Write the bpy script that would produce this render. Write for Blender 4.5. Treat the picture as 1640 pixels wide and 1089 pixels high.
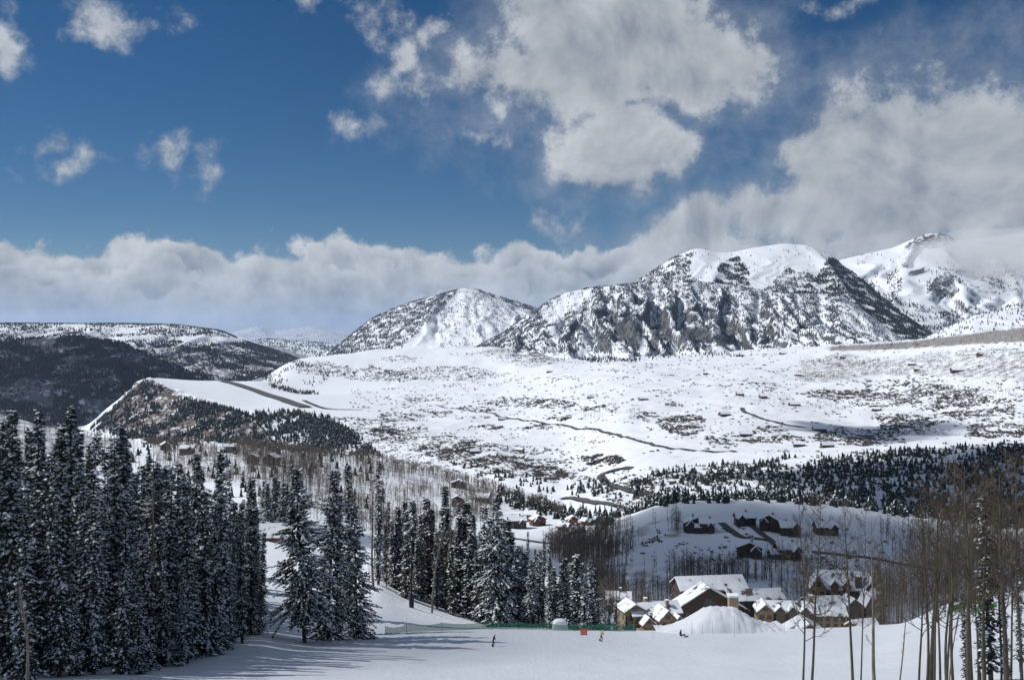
import bpy, bmesh, math, random
import numpy as np
from mathutils import Vector
rng = np.random.default_rng(7); random.seed(7)
R = math.radians
scn = bpy.context.scene
for o in list(bpy.data.objects): bpy.data.objects.remove(o)
col = scn.collection
F, CX, HY = 1594.0, 820.0, 530.0          # focal length and horizon used to survey the place from the photograph

# ------------------------------------------------------------------ camera
cam = bpy.data.cameras.new('camera'); camo = bpy.data.objects.new('camera', cam); col.objects.link(camo)
cam.sensor_width = 36; cam.lens = 36 * F / 1640; cam.shift_y = -14.5 / 1640
cam.clip_start = 0.5; cam.clip_end = 200000
camo.rotation_euler = (R(90), 0, 0); scn.camera = camo

# ------------------------------------------------------------------ light
SUN_EL, SUN_AZ = R(44), R(-82)             # azimuth from +Y towards +X
L = Vector((math.sin(SUN_AZ) * math.cos(SUN_EL), math.cos(SUN_AZ) * math.cos(SUN_EL), math.sin(SUN_EL)))
sd = bpy.data.lights.new('sun', 'SUN'); sd.energy = 4.6; sd.angle = R(0.5); sd.color = (1, 0.982, 0.955)
so = bpy.data.objects.new('sun', sd); col.objects.link(so)
so.rotation_euler = (-L).to_track_quat('-Z', 'Y').to_euler()
scn.view_settings.view_transform = 'Standard'; scn.view_settings.look = 'None'
scn.view_settings.gamma = 1; scn.view_settings.exposure = -0.08
scn.cycles.use_denoising = True
scn.cycles.max_bounces = 6; scn.cycles.volume_bounces = 1; scn.cycles.transparent_max_bounces = 12
scn.cycles.diffuse_bounces = 3; scn.cycles.glossy_bounces = 2

# ------------------------------------------------------------------ world: clear sky with cumulus
def azel(px, py):
    x, z = (px - CX) / F, (HY - py) / F
    return math.atan(x), math.atan(z / math.sqrt(1 + x * x))
def build_world():
    w = bpy.data.worlds.new('World'); scn.world = w; w.use_nodes = True
    nt = w.node_tree; N = nt.nodes; N.clear(); Lk = nt.links.new
    def math_(op, a, b=None, c=None, clamp=False):
        n = N.new('ShaderNodeMath'); n.operation = op; n.use_clamp = clamp
        for i, v in enumerate((a, b, c)):
            if v is None: continue
            if isinstance(v, (int, float)): n.inputs[i].default_value = v
            else: Lk(v, n.inputs[i])
        return n.outputs[0]
    def vec(op, a, b=None):
        n = N.new('ShaderNodeVectorMath'); n.operation = op
        for i, v in enumerate((a, b)):
            if v is None: continue
            if isinstance(v, tuple): n.inputs[i].default_value = v
            else: Lk(v, n.inputs[i])
        return n.outputs['Value'] if op in ('LENGTH', 'DOT_PRODUCT') else n.outputs['Vector']
    def sstep(v, a, b):
        n = N.new('ShaderNodeMapRange'); n.interpolation_type = 'SMOOTHSTEP'
        Lk(v, n.inputs[0]); n.inputs[1].default_value = a; n.inputs[2].default_value = b
        return n.outputs[0]
    def noise(v, scale, det=6, rough=0.55, dist=0.0):
        n = N.new('ShaderNodeTexNoise'); n.noise_dimensions = '3D'; Lk(v, n.inputs['Vector'])
        n.inputs['Scale'].default_value = scale; n.inputs['Detail'].default_value = det
        n.inputs['Roughness'].default_value = rough; n.inputs['Distortion'].default_value = dist
        return n.outputs['Fac']
    tc = N.new('ShaderNodeTexCoord'); d = tc.outputs['Generated']
    sep = N.new('ShaderNodeSeparateXYZ'); Lk(d, sep.inputs[0])
    az = math_('ARCTAN2', sep.outputs[0], sep.outputs[1]); el = math_('ARCSINE', sep.outputs[2])
    cmb = N.new('ShaderNodeCombineXYZ'); Lk(az, cmb.inputs[0]); Lk(el, cmb.inputs[1]); ae = cmb.outputs[0]
    n1 = noise(d, 9, 6, 0.62, 0.25); n2 = noise(d, 38, 5, 0.65)
    n3 = noise(vec('ADD', d, (-0.018, 0, 0.022)), 9, 4, 0.6, 0.4)
    nn = math_('ADD', math_('MULTIPLY', math_('SUBTRACT', n1, 0.5), 1.0), math_('MULTIPLY', math_('SUBTRACT', n2, 0.5), 0.75))
    # warped coordinates so the cloud outlines billow
    wn = N.new('ShaderNodeTexNoise'); Lk(d, wn.inputs['Vector']); wn.inputs['Scale'].default_value = 7; wn.inputs['Detail'].default_value = 3
    warp = vec('MULTIPLY', vec('SUBTRACT', wn.outputs['Color'], (0.5, 0.5, 0.5)), (0.20, 0.15, 0))
    aw = vec('ADD', ae, warp)
    def blobs(lst):
        acc = None
        for px, py, rx, ry, a in lst:
            c = azel(px, py)
            v = vec('MULTIPLY', vec('SUBTRACT', aw, (c[0], c[1], 0)), (F / rx, F / ry, 0))
            g = math_('MULTIPLY', math_('SUBTRACT', 1.0, vec('LENGTH', v)), a)
            acc = g if acc is None else math_('SMOOTH_MAX', acc, g, 0.12)
        return acc
    thick = blobs([(900, 60, 150, 130, 1.0), (1040, 70, 140, 110, 1.0), (1130, 120, 95, 95, .9), (960, 150, 130, 80, .85), (860, -20, 120, 90, .9), (1000, -60, 190, 120, 1.0),
        (1005, 245, 100, 48, .65), (1085, 262, 70, 30, .5), (1085, 150, 80, 70, .7), (1060, 40, 90, 80, .8), (800, 130, 90, 70, .45), (1180, 130, 60, 70, .5),
        (1460, 240, 150, 110, .95), (1580, 220, 170, 120, 1.0), (1350, 290, 120, 80, .85), (1500, 330, 260, 90, .95), (1640, 330, 200, 130, 1.0), (1750, 260, 200, 150, 1.0), (1300, 350, 140, 60, .7), (1120, 380, 130, 45, .7)])
    wisps = blobs([(a_, b_, c_*1.15, d_*1.15, e_) for a_, b_, c_, d_, e_ in [(170, 20, 80, 40, .7), (290, 52, 45, 32, .6), (5, 30, 28, 50, .55), (490, 15, 50, 45, .5), (600, 45, 65, 50, .75), (690, 60, 38, 65, .75), (655, 120, 50, 50, .65), (685, 160, 40, 38, .55),
        (95, 245, 38, 42, .65), (80, 200, 20, 30, .45), (130, 225, 30, 22, .45), (230, 236, 42, 22, .5), (335, 248, 45, 24, .45), (570, 188, 32, 16, .4), (790, 240, 60, 24, .4),
        (890, 338, 70, 30, .6), (930, 380, 35, 22, .4), (1400, 5, 110, 24, .6), (15, 268, 18, 9, .3), (350, 85, 14, 14, .3)]])
    # long cumulus bank low over the horizon, all the way round: three ranks of billowing tops, each lit along its crown
    def voro(v, scale):
        n = N.new('ShaderNodeTexVoronoi'); n.voronoi_dimensions = '2D'; n.feature = 'SMOOTH_F1'; Lk(v, n.inputs['Vector'])
        n.inputs['Scale'].default_value = scale; n.inputs['Smoothness'].default_value = 0.35; return n.outputs['Distance']
    ab = vec('ADD', ae, vec('MULTIPLY', vec('SUBTRACT', wn.outputs['Color'], (0.5, 0.5, 0.5)), (0.10, 0.06, 0)))
    rel0 = math_('SUBTRACT', n1, n3)
    def rank(base, off, sc, amp, big):
        q = vec('ADD', ab, (off, 0.37*off, 0))
        azo = N.new('ShaderNodeCombineXYZ'); Lk(math_('ADD', az, off*3.1), azo.inputs[0])
        b1 = noise(azo.outputs[0], 4.0, 2, 0.5)
        return math_('ADD', base, math_('ADD', math_('MULTIPLY', math_('SUBTRACT', b1, 0.5), big), math_('ADD', math_('ADD', math_('MULTIPLY', math_('SUBTRACT', 0.42, voro(q, sc)), amp), math_('MULTIPLY', math_('SUBTRACT', 0.42, voro(q, sc*2.7)), amp*.5)), math_('MULTIPLY', math_('SUBTRACT', nn, 0.0), 0.05))))
    t1, t2, t3 = rank(0.088, 0.0, 15, 0.030, 0.045), rank(0.070, 1.7, 19, 0.028, 0.045), rank(0.050, 3.3, 22, 0.024, 0.035)
    def crown(tk, hi, fall): return math_('SUBTRACT', hi, math_('MULTIPLY', sstep(math_('SUBTRACT', tk, el), 0.0, 0.045), fall))
    sb = crown(t1, 0.98, 0.66)
    for tk, hi, fa in ((t2, 0.84, 0.54), (t3, 0.64, 0.38)):
        k = sstep(math_('SUBTRACT', tk, el), 0.0, 0.007)
        sb = math_('ADD', math_('MULTIPLY', sb, math_('SUBTRACT', 1.0, k)), math_('MULTIPLY', crown(tk, hi, fa), k))
    sb = math_('ADD', sb, math_('ADD', math_('MULTIPLY', math_('SUBTRACT', n1, 0.5), 0.55), math_('MULTIPLY', rel0, 1.8)))
    a_bank = sstep(math_('SUBTRACT', t1, el), -0.002, 0.010)
    # scattered clouds over the rest of the sky
    gen = noise(vec('MULTIPLY', d, (1, 1, 1.6)), 2.2, 2, 0.5)
    behind = sstep(vec('DOT_PRODUCT', d, (0, 1, 0)), 0.82, 0.45)
    rest = math_('SUBTRACT', math_('MULTIPLY', math_('MULTIPLY', math_('SUBTRACT', gen, 0.47), 3.0), behind), math_('MULTIPLY', math_('SUBTRACT', 1.0, behind), 0.6))
    core = math_('SMOOTH_MAX', math_('ADD', math_('ADD', thick, 0.20), math_('MULTIPLY', nn, 1.0)), math_('ADD', rest, math_('MULTIPLY', nn, 0.6)), 0.1)
    a_core = sstep(core, 0.05, 0.55)
    wsp = math_('ADD', math_('ADD', wisps, 0.02), math_('MULTIPLY', nn, 1.9))
    a_w = math_('MULTIPLY', sstep(wsp, 0.05, 0.75), math_('MULTIPLY', sstep(wisps, -0.30, 0.30), 0.85))
    veil = math_('MULTIPLY', sstep(math_('ADD', thick, math_('MULTIPLY', nn, 1.3)), -0.75, 0.6), 0.5)
    up = math_('MAXIMUM', math_('MAXIMUM', a_core, a_w), veil)
    alpha = math_('MAXIMUM', up, a_bank)
    # light and shade: towards the sun brighter, thick middles greyer
    rel = math_('ADD', math_('MULTIPLY', math_('SUBTRACT', n1, n3), 1.9), math_('MULTIPLY', math_('SUBTRACT', n2, 0.5), 0.35))
    body = sstep(core, 0.1, 1.1)
    su = math_('ADD', math_('SUBTRACT', 0.78, math_('MULTIPLY', body, 0.30)), rel)
    su = math_('SUBTRACT', su, math_('MULTIPLY', math_('SUBTRACT', 1.0, sstep(up, 0.3, 0.9)), 0.25))
    kb = math_('MULTIPLY', a_bank, math_('SUBTRACT', 1.0, math_('MULTIPLY', a_core, 0.75)))
    sh = math_('ADD', math_('MULTIPLY', su, math_('SUBTRACT', 1.0, kb)), math_('MULTIPLY', sb, kb))
    sh = math_('MAXIMUM', math_('MINIMUM', sh, 1.0), 0.12)
    ramp = N.new('ShaderNodeMix'); ramp.data_type = 'RGBA'; Lk(sh, ramp.inputs[0])
    ramp.inputs[6].default_value = (0.15, 0.195, 0.26, 1); ramp.inputs[7].default_value = (0.62, 0.65, 0.68, 1)
    sky = N.new('ShaderNodeTexSky'); sky.sky_type = 'NISHITA'; sky.sun_disc = False
    sky.sun_elevation = SUN_EL; sky.sun_rotation = SUN_AZ; sky.altitude = 3000; sky.air_density = 1.0; sky.dust_density = 0.3; sky.ozone_density = 2.5
    hs = N.new('ShaderNodeHueSaturation'); hs.inputs['Saturation'].default_value = 1.35; Lk(sky.outputs[0], hs.inputs['Color'])
    bs = N.new('ShaderNodeBackground'); Lk(hs.outputs[0], bs.inputs[0]); bs.inputs[1].default_value = 0.054
    bc = N.new('ShaderNodeBackground'); Lk(ramp.outputs[2], bc.inputs[0]); bc.inputs[1].default_value = 1.0
    mx = N.new('ShaderNodeMixShader'); Lk(alpha, mx.inputs[0]); Lk(bs.outputs[0], mx.inputs[1]); Lk(bc.outputs[0], mx.inputs[2])
    out = N.new('ShaderNodeOutputWorld'); Lk(mx.outputs[0], out.inputs[0])
build_world()
scn.world.cycles.sampling_method = 'MANUAL'; scn.world.cycles.sample_map_resolution = 512

# ------------------------------------------------------------------ helpers
def tag(o, label=None, cat=None, group=None, kind=None):
    if label: o['label'] = label
    if cat: o['category'] = cat
    if group: o['group'] = group
    if kind: o['kind'] = kind
    return o
def mesh_np(name, V, Fc, mats=(), smooth=False, midx=None):
    V = np.asarray(V, np.float32); Fc = np.asarray(Fc, np.int32); n = Fc.shape[1]
    m = bpy.data.meshes.new(name)
    m.vertices.add(len(V)); m.vertices.foreach_set('co', V.ravel())
    m.loops.add(Fc.size); m.loops.foreach_set('vertex_index', Fc.ravel())
    m.polygons.add(len(Fc)); m.polygons.foreach_set('loop_start', np.arange(0, Fc.size, n, dtype=np.int32))
    m.polygons.foreach_set('loop_total', np.full(len(Fc), n, np.int32))
    if midx is not None: m.polygons.foreach_set('material_index', np.asarray(midx, np.int32))
    m.polygons.foreach_set('use_smooth', np.full(len(Fc), smooth))
    for mt in (mats if isinstance(mats, (list, tuple)) else [mats]): m.materials.append(mt)
    m.update(calc_edges=True); m.validate()
    return m
def obj(name, mesh, parent=None, loc=None, rz=0.0):
    o = bpy.data.objects.new(name, mesh); col.objects.link(o)
    if parent: o.parent = parent
    if loc is not None: o.location = loc
    if rz: o.rotation_euler[2] = rz
    return o
def empty(name, loc=(0, 0, 0), rz=0.0): return obj(name, None, None, loc, rz)
class MB:
    """collects polygons for one mesh"""
    def __init__(s): s.v = []; s.f = []
    def add(s, vs, fs):
        b = len(s.v); s.v += [tuple(v) for v in vs]; s.f += [tuple(b + i for i in f) for f in fs]; return s
    def box(s, x0, x1, y0, y1, z0, z1):
        return s.add([(x0,y0,z0),(x1,y0,z0),(x1,y1,z0),(x0,y1,z0),(x0,y0,z1),(x1,y0,z1),(x1,y1,z1),(x0,y1,z1)],
                     [(3,2,1,0),(4,5,6,7),(0,1,5,4),(1,2,6,5),(2,3,7,6),(3,0,4,7)])
    def prism(s, pts, dvec):
        n = len(pts); q = [tuple(np.add(p, dvec)) for p in pts]
        return s.add(list(pts) + q, [tuple(range(n))[::-1], tuple(range(n, 2*n))] + [(i, (i+1) % n, n + (i+1) % n, n + i) for i in range(n)])
    def tube(s, pts, rad, k=6):
        pts = [np.array(p, float) for p in pts]; vs = []
        for i, p in enumerate(pts):
            t = pts[min(i+1, len(pts)-1)] - pts[max(i-1, 0)]; t /= (np.linalg.norm(t) + 1e-9)
            a = np.cross(t, (0.31, 0.95, 0.02)); a /= (np.linalg.norm(a) + 1e-9); b = np.cross(t, a)
            for j in range(k):
                an = 2*math.pi*j/k; vs.append(p + rad[i]*(math.cos(an)*a + math.sin(an)*b))
        fs = [(i*k+j, i*k+(j+1) % k, (i+1)*k+(j+1) % k, (i+1)*k+j) for i in range(len(pts)-1) for j in range(k)]
        fs += [tuple(range(k))[::-1], tuple((len(pts)-1)*k + j for j in range(k))]
        return s.add(vs, fs)
    def mesh(s, name, mat, smooth=False):
        m = bpy.data.meshes.new(name); m.from_pydata(s.v, [], s.f)
        for mt in (mat if isinstance(mat, (list, tuple)) else [mat]): m.materials.append(mt)
        if smooth: m.polygons.foreach_set('use_smooth', np.full(len(m.polygons), True))
        m.update(); return m
    def build(s, name, mat, parent=None, smooth=False): return obj(name, s.mesh(name, mat, smooth), parent)

# gradient noise
_perm = np.random.default_rng(3).permutation(512); _g = np.random.default_rng(4).normal(size=(512, 2)); _g /= np.linalg.norm(_g, axis=1)[:, None]
def perlin(x, y):
    xi = np.floor(x).astype(int); yi = np.floor(y).astype(int); xf = x - xi; yf = y - yi
    u = xf*xf*xf*(xf*(xf*6-15)+10); v = yf*yf*yf*(yf*(yf*6-15)+10)
    def gr(ix, iy, dx, dy):
        h = _perm[(_perm[ix & 511] + iy) & 511]; return _g[h, 0]*dx + _g[h, 1]*dy
    a = gr(xi, yi, xf, yf); b = gr(xi+1, yi, xf-1, yf); c = gr(xi, yi+1, xf, yf-1); e = gr(xi+1, yi+1, xf-1, yf-1)
    return 1.5*((a*(1-u)+b*u)*(1-v) + (c*(1-u)+e*u)*v)
def fbm(x, y, o=4, g=0.5):
    r = 0; a = 1.0
    for i in range(o): r = r + a*perlin(x*2**i + 17.3*i, y*2**i - 9.1*i); a *= g
    return r
def ridged(x, y, o=4):
    r = 0; a = 1.0
    for i in range(o): r = r + a*(1-2*np.abs(perlin(x*2**i + 5.7*i, y*2**i + 3.3*i))); a *= 0.5
    return r

# ------------------------------------------------------------------ materials
def newmat(name):
    m = bpy.data.materials.new(name); m.use_nodes = True; nt = m.node_tree
    b = nt.nodes['Principled BSDF']; return m, nt, b
def ramp_node(nt, src, stops):
    r = nt.nodes.new('ShaderNodeValToRGB'); cr = r.color_ramp
    while len(cr.elements) < len(stops): cr.elements.new(0.5)
    for e, (p, c) in zip(cr.elements, stops): e.position = p; e.color = (*c, 1)
    nt.links.new(src, r.inputs[0]); return r.outputs[0]
def noise_node(nt, scale, det=5, rough=0.55, coord='Object', stretch=None):
    tc = nt.nodes.new('ShaderNodeTexCoord'); n = nt.nodes.new('ShaderNodeTexNoise')
    src = tc.outputs[coord]
    if stretch:
        mp = nt.nodes.new('ShaderNodeMapping'); mp.inputs['Scale'].default_value = stretch; nt.links.new(src, mp.inputs[0]); src = mp.outputs[0]
    nt.links.new(src, n.inputs['Vector']); n.inputs['Scale'].default_value = scale; n.inputs['Detail'].default_value = det; n.inputs['Roughness'].default_value = rough
    return n.outputs['Fac']
def bump_node(nt, b, src, strength, dist):
    bp = nt.nodes.new('ShaderNodeBump'); bp.inputs['Strength'].default_value = strength; bp.inputs['Distance'].default_value = dist
    nt.links.new(src, bp.inputs['Height']); nt.links.new(bp.outputs[0], b.inputs['Normal'])
def mat(name, c1, c2=None, scale=2.0, rough=0.85, bump=0.0, bdist=0.05, stretch=None, spec=0.3, det=5):
    m, nt, b = newmat(name); b.inputs['Roughness'].default_value = rough; b.inputs['Specular IOR Level'].default_value = spec
    c2 = c2 or tuple(x*0.7 for x in c1)
    n = noise_node(nt, scale, det, 0.6, 'Object', stretch)
    nt.links.new(ramp_node(nt, n, [(0.32, c2), (0.66, c1)]), b.inputs['Base Color'])
    if bump: bump_node(nt, b, n, bump, bdist)
    return m
def mixc(nt, fac, a, b_):
    n = nt.nodes.new('ShaderNodeMix'); n.data_type = 'RGBA'
    for s, v in ((0, fac), (6, a), (7, b_)):
        if isinstance(v, tuple): n.inputs[s].default_value = (*v, 1)
        elif isinstance(v, (int, float)): n.inputs[s].default_value = v
        else: nt.links.new(v, n.inputs[s])
    return n.outputs[2]
SNOW = (0.78, 0.815, 0.86)
def ground_mat(name, rock=(0.105, 0.070, 0.057), rock2=(0.045, 0.040, 0.040), fine=0.25, bumpd=0.1, steep=(0.80, 0.70), brush=(0.17, 0.145, 0.125), mfac=0.02, tracks=False):
    """snow; bare rock where steep or where the attribute 'rock' says so; dry brush and litter where 'brush' says so"""
    m, nt, b = newmat(name); b.inputs['Roughness'].default_value = 0.7; b.inputs['Specular IOR Level'].default_value = 0.25
    at = nt.nodes.new('ShaderNodeAttribute'); at.attribute_name = 'cover'
    sp = nt.nodes.new('ShaderNodeSeparateColor'); nt.links.new(at.outputs['Color'], sp.inputs[0])
    nb = noise_node(nt, fine, 6, 0.65); nm = noise_node(nt, mfac, 6, 0.6)
    def mth(op, a, b2, clamp=False):
        n = nt.nodes.new('ShaderNodeMath'); n.operation = op; n.use_clamp = clamp
        for i, v in enumerate((a, b2)):
            if isinstance(v, (int, float)): n.inputs[i].default_value = v
            else: nt.links.new(v, n.inputs[i])
        return n.outputs[0]
    def ms(v, a, c):
        n = nt.nodes.new('ShaderNodeMapRange'); n.interpolation_type = 'SMOOTHSTEP'; nt.links.new(v, n.inputs[0])
        n.inputs[1].default_value = a; n.inputs[2].default_value = c; return n.outputs[0]
    ge = nt.nodes.new('ShaderNodeNewGeometry'); sx = nt.nodes.new('ShaderNodeSeparateXYZ'); nt.links.new(ge.outputs['Normal'], sx.inputs[0])
    st = ms(mth('ADD', sx.outputs[2], mth('MULTIPLY', mth('SUBTRACT', nb, 0.5), 0.35)), steep[0], steep[1])
    rk = ms(mth('ADD', sp.outputs[0], mth('MULTIPLY', mth('SUBTRACT', nb, 0.5), 1.6)), 0.35, 0.65)
    rk = mth('MAXIMUM', st, rk)
    br = ms(mth('ADD', sp.outputs[1], mth('MULTIPLY', mth('SUBTRACT', nb, 0.5), 1.8)), 0.4, 0.8)
    snow = mixc(nt, nm, tuple(x*0.93 for x in SNOW), SNOW)
    rc = mixc(nt, ms(nm, 0.35, 0.65), rock2, rock)
    c = mixc(nt, mth('MULTIPLY', br, 0.85), snow, brush)
    c = mixc(nt, rk, c, rc)
    nt.links.new(c, b.inputs['Base Color']); hgt = nb
    if tracks:
        tk = noise_node(nt, 1.0, 4, 0.6, 'Object', (1.6, 0.10, 1.0)); tk2 = noise_node(nt, 1.0, 3, 0.6, 'Object', (0.9, 0.45, 1.0))
        hgt = mth('ADD', mth('MULTIPLY', nb, 0.5), mth('ADD', mth('MULTIPLY', tk, 1.3), mth('MULTIPLY', tk2, 0.8)))
    bump_node(nt, b, hgt, 0.5, bumpd)
    return m
M = {}
M['slope'] = ground_mat('ski_snow', fine=0.35, bumpd=0.15, steep=(0.3, 0.2), mfac=0.05, tracks=True)
M['valley'] = ground_mat('valley_snow', fine=0.05, bumpd=1.0, steep=(0.74, 0.62), mfac=0.01)
M['mount'] = ground_mat('mountain_snow', rock=(0.14, 0.138, 0.142), rock2=(0.07, 0.072, 0.08), fine=0.02, bumpd=4.0, steep=(0.60, 0.46), mfac=0.004)
M['snow'] = mat('fresh_snow', SNOW, tuple(x*0.95 for x in SNOW), 1.5, 0.65, 0.4, 0.06)
M['needle'] = mat('spruce_needles', (0.042, 0.064, 0.052), (0.016, 0.028, 0.024), 1.3, 0.8)
M['fneedle'] = mat('pine_needles', (0.026, 0.038, 0.030), (0.012, 0.019, 0.017), 0.05, 0.85)
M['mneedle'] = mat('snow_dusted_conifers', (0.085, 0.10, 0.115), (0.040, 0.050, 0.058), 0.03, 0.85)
M['bark'] = mat('spruce_bark', (0.10, 0.075, 0.055), (0.035, 0.028, 0.022), 3, 0.9, 0.6, 0.03, (1, 1, .25))
M['aspen'] = mat('aspen_bark', (0.125, 0.108, 0.080), (0.045, 0.039, 0.031), 2.2, 0.85, 0.3, 0.02, (1, 1, .5))
M['twig'] = mat('aspen_twigs', (0.115, 0.088, 0.060), (0.060, 0.047, 0.034), 1.0, 0.9)
M['ftwig'] = mat('far_aspen_twigs', (0.19, 0.155, 0.125), (0.11, 0.09, 0.075), 0.05, 0.9)
M['scrub'] = mat('oak_scrub', (0.13, 0.11, 0.10), (0.065, 0.056, 0.054), 0.05, 0.9)
M['dead'] = mat('dead_wood', (0.24, 0.215, 0.18), (0.10, 0.088, 0.075), 2.5, 0.9, 0.3, 0.02, (1, 1, .3))
M['asphalt'] = mat('asphalt', (0.10, 0.098, 0.10), (0.06, 0.06, 0.062), 0.3, 0.85)

def roof_snow_mat():
    m, nt, b = newmat('patchy_roof_snow'); b.inputs['Roughness'].default_value = .75
    n = noise_node(nt, 0.26, 5, 0.62, 'Object', (1, 1, .4)); nt.links.new(ramp_node(nt, n, [(0.385, (0.085, 0.068, 0.06)), (0.415, tuple(x*.8 for x in SNOW)), (0.62, tuple(x*.95 for x in SNOW))]), b.inputs['Base Color']); bump_node(nt, b, n, .6, .25); return m
M['roof_snow'] = roof_snow_mat()
# ------------------------------------------------------------------ terrain: cross-valley feature lines (column, distance, sight line) lofted into one height field
def inpoly(px, py, poly):
    x, y = np.asarray(px), np.asarray(py); r = np.zeros(x.shape, bool); n = len(poly)
    for i in range(n):
        x1, y1 = poly[i]; x2, y2 = poly[(i+1) % n]
        if y1 == y2: continue
        r ^= ((y1 > y) != (y2 > y)) & (x < (x2-x1)*(y-y1)/(y2-y1)+x1)
    return r
CURVES = [
 [(0, 12, 1200)],
 [(0, 30, 1170)],
 [(-700, 53, 1120), (1640, 53, 1138), (2340, 53, 1125)],
 [(-700, 85, 1060), (0, 85, 1078), (210, 85, 1086), (1250, 85, 1086), (1640, 85, 1062), (2340, 85, 1000)],
 [(-700, 150, 985), (0, 150, 1015), (250, 150, 1022), (420, 150, 1018), (487, 148, 1030), (600, 147, 1035), (1000, 147, 1037), (1250, 147, 1034), (1400, 147, 1024), (1500, 140, 1000), (1640, 135, 972), (2340, 135, 900)],
 [(-700, 190, 950), (0, 190, 975), (250, 190, 985), (430, 190, 982), (500, 180, 1003), (600, 172, 1013), (800, 174, 1008), (1000, 176, 1013), (1240, 176, 1011), (1400, 172, 1004), (1450, 168, 998), (1510, 165, 970), (1640, 165, 946), (2340, 165, 870)],
 [(-700, 300, 830), (0, 300, 865), (420, 300, 862), (470, 280, 885), (540, 235, 935), (600, 225, 938), (650, 222, 962), (720, 222, 985), (800, 225, 1003), (900, 230, 1008), (960, 250, 1018), (1010, 330, 1027), (1400, 330, 1027), (1500, 300, 1030), (1640, 290, 1010), (2340, 290, 960)],
 [(-700, 450, 830), (420, 450, 846), (600, 450, 872), (800, 470, 892), (900, 450, 930), (1000, 420, 962), (1200, 420, 952), (1400, 420, 960), (1640, 430, 985), (2340, 430, 960)],
 [(-700, 700, 760), (0, 700, 770), (200, 700, 792), (420, 650, 802), (600, 650, 838), (800, 650, 856), (900, 590, 880), (1000, 510, 898), (1200, 490, 895), (1400, 490, 905), (1640, 500, 935), (2340, 500, 940)],
 [(-700, 1300, 635), (0, 1300, 668), (90, 1250, 690), (200, 1100, 714), (380, 1000, 716), (420, 1000, 722), (600, 1000, 742), (700, 980, 763), (800, 920, 792), (900, 780, 826), (960, 680, 840), (1020, 630, 833), (1080, 620, 816), (1200, 620, 812), (1300, 620, 817), (1400, 600, 832), (1440, 600, 842), (1640, 600, 872), (2340, 600, 880)],
 [(-700, 2500, 770), (0, 2500, 765), (200, 2000, 772), (420, 1800, 772), (600, 1700, 790), (800, 1400, 812), (900, 1150, 832), (1000, 980, 836), (1100, 1000, 836), (1200, 1000, 836), (1400, 1000, 845), (1640, 1000, 850), (2340, 1000, 850)],
 [(-700, 3500, 725), (0, 3500, 722), (200, 2900, 706), (420, 2600, 716), (600, 2200, 737), (800, 1800, 745), (900, 1450, 790), (960, 1200, 800), (1020, 1180, 800), (1100, 1180, 797), (1200, 1150, 800), (1400, 1150, 800), (1640, 1150, 800), (2340, 1150, 800)],
 [(-700, 4000, 707), (0, 4000, 705), (120, 3700, 696), (140, 3600, 685), (185, 3520, 646), (230, 3450, 606), (300, 3250, 627), (400, 3000, 655), (480, 2950, 660), (600, 2800, 668), (700, 2600, 683), (800, 2300, 702), (900, 1900, 742), (960, 1600, 763), (1000, 1500, 752), (1060, 1480, 740), (1200, 1480, 733), (1400, 1480, 719), (1640, 1450, 704), (2340, 1450, 680)],
 [(-700, 4500, 692), (0, 4500, 690), (140, 4300, 690), (190, 4000, 650), (232, 3800, 604), (330, 3700, 617), (420, 3600, 630), (600, 3600, 640), (800, 3000, 658), (1000, 2300, 665), (1200, 2100, 668), (1300, 1950, 685), (1400, 1750, 712), (1640, 1700, 700), (2340, 1700, 650)],
 [(-700, 4800, 685), (0, 4800, 684), (150, 4700, 683), (200, 4500, 660), (240, 4250, 606), (330, 4250, 610), (420, 4250, 611), (480, 4050, 631), (520, 4100, 629), (600, 4200, 620), (800, 4300, 601), (900, 3700, 598), (1000, 3500, 590), (1200, 3300, 590), (1400, 2700, 615), (1640, 2300, 590), (2340, 2300, 540)],
 [(-700, 5000, 690), (0, 5000, 690), (240, 4900, 690), (300, 4900, 670), (360, 4900, 645), (420, 4900, 612), (460, 5000, 580), (600, 5500, 561), (700, 5500, 558), (800, 5200, 556), (900, 4800, 574), (1000, 4600, 574), (1200, 4400, 563), (1330, 3900, 554), (1450, 3500, 548), (1640, 2900, 526), (2340, 2900, 470)],
 [(-700, 7500, 640), (460, 7500, 600), (1400, 7500, 600), (1640, 5200, 560), (2340, 5200, 560)],
]
PX = np.arange(-700, 2341, 5.0); NC = len(PX)
DR = np.concatenate([np.exp(np.linspace(math.log(12), math.log(255), 170)), np.exp(np.linspace(math.log(258), math.log(1380), 150)), np.exp(np.linspace(math.log(1390), math.log(4580), 250)), np.exp(np.linspace(math.log(4600), math.log(7500), 40))]); NR = len(DR); N_SLOPE = 170
def smooth_cols(a, s):
    k = np.arange(-30, 31); w = np.exp(-0.5*(k*5.0/s)**2); w /= w.sum()
    return np.convolve(np.pad(a, 30, mode='edge'), w, 'valid')
KD, KZ = [], []
for c in CURVES:
    p, d_, y_ = map(np.array, zip(*c)); d_ = smooth_cols(np.interp(PX, p, d_), 14); y_ = smooth_cols(np.interp(PX, p, y_), 11)
    KD.append(d_); KZ.append((HY - y_)/F*d_)
KD = np.array(KD); KZ = np.array(KZ)
for i in range(1, len(KD)): KD[i] = np.maximum(KD[i], KD[i-1]*1.012)
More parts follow.
